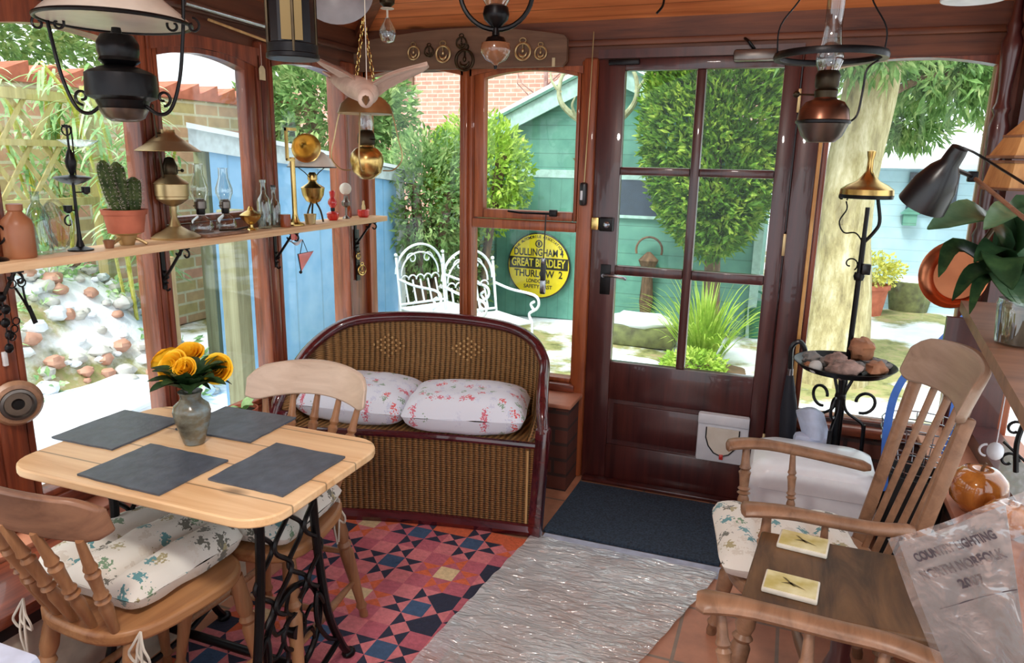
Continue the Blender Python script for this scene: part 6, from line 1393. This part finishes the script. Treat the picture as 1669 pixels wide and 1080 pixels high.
b=MB(); b.box((bx_+.0,by_-.02,.474),(bx_+.06,by_+.02,.48),.003); b.build('lid_catch','grey_enamel',ld)
b=MB(); b.tube(arc((bx_+.03,by_-.172,.2),.075,-.2,PI*1.1,16),.003,6); b.build('emblem_ring','grey_enamel',t)
# right hand shelf
t=thing('corner_shelf','worn brown wooden shelf along the right wall carrying the orchid','shelf',(2.58,-1.3,1.09)); b=MB(); b.prism([(2.5,-.74,1.068),(2.39,-1.86,1.068),(2.705,-1.86,1.068),(2.705,-.74,1.068)],(0,0,.03)); b.build('board','comb_pine',t)
for y in (-.85,-1.7): MB().box((2.45,y-.01,.96),(2.705,y+.01,1.066)).build('bracket','door_wood',t)
# glass vase and orchid
op=V((2.505,-1.32,1.099)); t=thing('orchid','orchid with large dark strap leaves in a glass pot on the right-hand shelf','orchid',tuple(op)); b=MB(); b.lathe([(.042,0),(.046,.004),(.052,.09),(.05,.10)],op,n=26,caps=False); b.build('glass_pot','bottle_glass',t); b=MB(); b.lathe([(.04,.004),(.047,.075),(.001,.082)],op,n=20); b.build('potting_bark','bark_dark',t)
q=op+V((0,0,.085))
leaves=[(((2.536,-0.9835,1.255),(2.434,-1.135,1.369),(2.293,-1.337,1.346)),.115),(((2.565,-1.008,1.244),(2.494,-1.143,1.379),(2.41,-1.292,1.348)),.085),(((2.552,-1.017,1.228),(2.547,-1.035,1.383),(2.57,-1.141,1.361)),.10),(((2.533,-1.013,1.226),(2.478,-1.126,1.297),(2.416,-1.223,1.267)),.07),(((2.55,-1.011,1.211),(2.478,-1.197,1.276),(2.476,-1.321,1.222)),.10),(((2.535,-1.017,1.211),(2.446,-1.111,1.233),(2.388,-1.203,1.17)),.045),(((2.535,-1.017,1.211),(2.401,-1.091,1.289),(2.362,-1.146,1.217)),.05),(((2.535,-1.017,1.211),(2.457,-1.133,1.214),(2.423,-1.229,1.145)),.035)]
for i,(P,w_) in enumerate(leaves):
    b=MB(); broadleaf(b,[q,V(P[0]),V(P[1]),V(P[2])],w_*1.12,.18,15,.003,up=(-.15,-.75,.65)); b.build('leaf','leaf_orchid' if i<3 else 'leaf_dark',t,angle=70)
# copper pan
c=V((2.504,-0.5826,1.152)); t=thing('copper_pan','round copper pan hung behind the orchid leaves','pan',tuple(c)); ax=(-.55,-.75,.15); b=MB(); b.lathe([(.001,-.03),(.075,-.03),(.088,-.02),(.10,.012),(.106,.014),(.104,.018),(.09,.01),(.074,-.02),(.001,-.022)],c,ax,40); b.build('pan','copper',t); b=MB(); b.tube([c+V((.05,0,.08)),c+V((.12,.02,.22))],.008,8); b.build('handle','dark_brass',t)
# blue strap
b=MB()
for pts in ([(2.58,-0.5072,1.033),(2.482,-0.6228,0.9368),(2.382,-0.71,0.8273),(2.357,-0.7323,0.6888),(2.373,-0.7292,0.4597)],[(2.598,-0.448,1.024),(2.593,-0.4564,0.9104),(2.588,-0.4679,0.7422),(2.581,-0.4712,0.5216)]):
    P=smoothpts([V(p) for p in pts],6); n=len(P); vs=[];fs=[]
    for i,p in enumerate(P):
        d=(P[min(n-1,i+1)]-P[max(0,i-1)]).normalized(); s_=d.cross(V((.36,-.93,0))).normalized()*.013
        vs+= [p+s_,p-s_,p-s_+V((.001,.003,0)),p+s_+V((.001,.003,0))]
    fs=[(i*4+j,i*4+(j+1)%4,(i+1)*4+(j+1)%4,(i+1)*4+j) for i in range(n-1) for j in range(4)]+[(0,1,2,3),((n-1)*4,(n-1)*4+1,(n-1)*4+2,(n-1)*4+3)]; b.add(vs,fs)
one(b,'blue_strap','blue_strap','bright blue webbing strap hanging behind the slatted armchair','strap')
# black pot and wire basket on the right ledge
p=V((2.476,-0.6208,0.486)); p=V((2.50,-.50,.0))
t=thing('black_pot','dark round pot with a wire basket over it behind the armchair slats','pot',(2.475,-.62,.0)); b=MB(); b.lathe([(.07,.0),(.085,.1),(.09,.30),(.095,.50),(.09,.50),(.08,.45)],(2.475,-.62,0),n=26); b.build('pot','matt_black',t)
b=MB(); 
for i,(r,z) in enumerate(((.09,.52),(.105,.56),(.115,.60),(.12,.64),(.12,.67))): b.tube([(2.475+r*math.cos(a),-.62+r*math.sin(a),z) for a in [2*PI*j/28 for j in range(28)]],.0025,5,closed=True)
for j in range(12):
    a=2*PI*j/12; b.tube([(2.475+.085*math.cos(a),-.62+.085*math.sin(a),.50),(2.475+.107*math.cos(a),-.62+.107*math.sin(a),.57),(2.475+.12*math.cos(a),-.62+.12*math.sin(a),.67)],.002,5)
b.build('wire_basket','steel',t)
# wicker lantern on right
c=V((2.55,-0.9497,1.498)); t=thing('wicker_lantern','tiered woven wooden lantern hanging at the right edge','lantern',tuple(c)); n=6
wood('splint',(214,160,100),(150,98,56),'z',10,.6,.2)
b=MB(); b.lathe([(.088,-.07),(.09,-.068),(.075,-.005),(.07,-.005)],c,n=6,caps=False); b.build('lower_tier','splint',t,smooth=False)
b=MB(); b.lathe([(.082,.008),(.084,.01),(.055,.06),(.05,.06)],c,n=6); b.build('upper_tier','splint',t,smooth=False)
b=MB(); b.lathe([(.055,.062),(.02,.10),(.012,.11)],c,n=6); b.build('roof','splint',t,smooth=False)
for z,r in ((-.07,.09),(-.003,.078),(.009,.086),(.06,.056)):
    b=MB(); b.tube([c+V((r*math.cos(a),r*math.sin(a),z)) for a in [2*PI*i/6 for i in range(6)]],.004,6,closed=True); b.build('hoop','comb_pine',t)
cord_up(t,c+up*.108,.0015,'rope')
# desk lamp
nk=V((2.321,-1.362,1.507)); mo=V((2.278,-1.318,1.398)); ax=(mo-nk).normalized(); Lh=(mo-nk).length
t=thing('desk_lamp','black bell-headed desk lamp reaching in front of the right window','lamp',tuple(nk)); b=MB(); b.lathe([(.004,-.016),(.017,-.014),(.019,.0),(.02,Lh*.18),(.032,Lh*.32),(.045,Lh*.6),(.052,Lh*1.02),(.05,Lh*1.02),(.043,Lh*.6),(.03,Lh*.34),(.001,Lh*.2)],nk,ax,32,caps=False); b.build('lamp_head','black_paint',t)
b=MB(); e1=V((2.384,-1.23,1.459)); e2=V((2.62,-1.62,1.22)); b.tube([e1,e2],.005,8); b.build('arm','comb_pine',t)
b=MB(); b.tube([nk+ax*.03,e1],.005,6); b.box(e1-V((.01,.01,.012)),e1+V((.01,.01,.012)),.003); b.build('joint','black_metal',t)
b=MB(); b.tube(smoothpts([nk-ax*.014,V((2.364,-1.222,1.52)),V((2.423,-1.163,1.495)),V((2.55,-1.5,1.36)),e2],5),.003,6); b.build('cable','black_paint',t)
b=MB(); b.lathe([(.06,0),(.06,.012),(.02,.02),(.012,.03),(.01,.125)],(2.62,-1.62,1.0985),n=26); b.build('base','black_metal',t)
# polished wooden apples on the right ledge
def apple(c,r,label):
    c=V(c); t=thing('wooden_apple',label,'wooden apple',tuple(c)); b=MB(); b.lathe([(.004,.10*r),(.25*r,0),(.55*r,.06*r),(.92*r,.5*r),(1.0*r,.95*r),(.92*r,1.35*r),(.6*r,1.68*r),(.3*r,1.72*r),(.1*r,1.6*r),(.001,1.55*r)],c,n=36); b.build('fruit','apple_wood',t,angle=80); b=MB(); b.tube(smoothpts([c+V((0,0,1.56*r)),c+V((.02*r,0,1.75*r)),c+V((.12*r,0,1.95*r))],4),.05*r,6); b.build('stalk','dark_oak',t)
apple((2.605,-.83,.4855),.078,'large polished wooden apple on the right ledge, the left of the two')
apple((2.645,-.975,.4855),.058,'smaller polished wooden apple half hidden behind the large one')
# small white things hanging at right
c=V((2.565,-1.075,0.7613)); b=MB(); b.ball(c,(.02,.02,.024),12,8); b.tube(arc(c+V((-.02,0,.0)),.016,PI/2,PI*1.5,8),.003,6); b.tube([c+V((0,0,.02)),c+V((0,.0,.20))],.0015,5); one(b,'white_cup','white_plastic','small white cup hanging at the right edge behind the comb of the armchair','cup')
c=V((2.641,-0.9963,0.7438)); b=MB(); b.tube(smoothpts([c+V((.0,0,.10)),c+V((-.01,0,.02)),c+V((.0,0,-.06))],4),.007,6); b.tube(spiral(c+V((-.02,0,.06)),.025,.008,0,5.5,16),.004,6); b.tube(spiral(c+V((-.022,0,-.03)),.025,.008,0,5.5,16),.004,6); b.tube([c+V((-.04,0,.02)),c+V((.02,0,-.03))],.004,6); one(b,'iron_scroll','black_metal','black iron scroll bracket at the right edge above the wooden apples','bracket')
# newspaper sheet in a clear sleeve
A0=V((2.194,-2.029,0.9247)); A1=V((2.351,-2.089,1.063)); A3=V((2.314,-2.003,0.6731)); A2=V((2.409,-2.115,0.7869))
nrm=(A1-A0).cross(A3-A0).normalized()
if nrm.dot(V((2,-3.19,1.5))-A0)<0: nrm=-nrm
t=thing('newspaper_poster','folded grey newspaper poster in a clear plastic sleeve at the lower right corner','poster',tuple(A3.lerp(A2,.5)))
def pf(u,v,o=0,amp=1):
    p=(A0.lerp(A1,u)).lerp(A3.lerp(A2,u),v); return p+nrm*(o+.006*math.sin(u*5+v*3)*amp+.004*noise.noise(V((u*4,v*4,2)))*amp)
b=MB(); b.grid(lambda u,v:pf(.06+.74*u,.05+.95*v),16,20,th=tuple(-nrm*.003)); b.build('newspaper','newsprint',t)
b=MB(); b.grid(lambda u,v:pf(u,v,.006+.004*math.sin(u*19)*math.sin(v*11)),30,30); b.build('plastic_sleeve','clear_bag',t)
ux=(A1-A0).normalized(); uy=nrm.cross(ux).normalized()
def onp(u,v): 
    return Matrix.Translation(pf(u,v,.0045))@Matrix((ux,uy,nrm)).transposed().to_4x4()
text_mesh('COUNTRY LIGHTING',.02,'grey_text',t,onp(.43,.15),.0005,width=.118)
text_mesh('NORTH NORFOLK',.022,'grey_text',t,onp(.45,.27),.0005,width=.122)
text_mesh('2007',.021,'grey_text',t,onp(.49,.38),.0005,width=.036)
b=MB(); b.tube([pf(.2+.6*i/10,.48,.004) for i in range(11)],.0008,4); b.build('fold_line','grey_text',t)
# pale painted cupboard corner, bottom left
b=MB(); b.box((.55,-3.0,.005),(1.085,-2.585,.79),.01); one(b,'pale_cupboard','pale_bag','pale blue painted cupboard cut off at the lower left corner','cupboard')
# ---------------------------------------------------------------- light, world, camera
w=bpy.data.worlds.new('sky'); S.world=w; w.use_nodes=True; nt=w.node_tree; bg=nt.nodes['Background']
tc=nt.nodes.new('ShaderNodeTexCoord'); n=nt.nodes.new('ShaderNodeTexNoise'); n.inputs['Scale'].default_value=2.2; n.inputs['Detail'].default_value=5
L(nt,tc.outputs['Generated'],n.inputs['Vector'])
r=nt.nodes.new('ShaderNodeValToRGB'); r.color_ramp.elements[0].position=.35; r.color_ramp.elements[0].color=(.80,.90,1,1); r.color_ramp.elements[1].position=.65; r.color_ramp.elements[1].color=(1,1,1,1)
L(nt,n.outputs['Fac'],r.inputs[0]); L(nt,r.outputs[0],bg.inputs[0]); bg.inputs[1].default_value=1.35
sun=bpy.data.lights.new('sun','SUN'); sun.energy=3.2; sun.angle=.35; sun.color=(1,.97,.92)
so=bpy.data.objects.new('sun',sun); COL.objects.link(so); so.rotation_euler=V((.18,.62,-1)).to_track_quat('-Z','Y').to_euler()
pt=bpy.data.lights.new('room_fill_light','AREA'); pt.shape='DISK'; pt.size=.3; pt.energy=20; pt.specular_factor=.15; pt.color=(1,.95,.88)  # added fill light to brighten the interior, no lamp fitting at this spot
po=bpy.data.objects.new('room_fill_light',pt); COL.objects.link(po); po.location=(1.5,-3.0,2.42)
cam=bpy.data.cameras.new('camera'); co=bpy.data.objects.new('camera',cam); COL.objects.link(co)
cam.sensor_fit='HORIZONTAL'; cam.sensor_width=36; cam.lens=36*1187.89/1669; cam.clip_start=.05; cam.clip_end=200
yw,pi_,ro=[math.radians(a) for a in (-20.52934097,13.29683724,1.13105121)]
FW=V((math.sin(yw)*math.cos(pi_),math.cos(yw)*math.cos(pi_),-math.sin(pi_))); rr=V((math.cos(yw),-math.sin(yw),0)); uu=rr.cross(FW)
R2=rr*math.cos(ro)+uu*math.sin(ro); U2=-rr*math.sin(ro)+uu*math.cos(ro)
co.matrix_world=Matrix.Translation((2.00486227,-3.18883632,1.47762229))@Matrix((R2,U2,-FW)).transposed().to_4x4()
S.camera=co
S.view_settings.view_transform='Standard'; S.view_settings.look='None'; S.view_settings.gamma=1; S.view_settings.use_curve_mapping=False
S.view_settings.exposure=.65
S.cycles.max_bounces=10; S.cycles.transparent_max_bounces=24; S.cycles.caustics_reflective=False; S.cycles.caustics_refractive=False
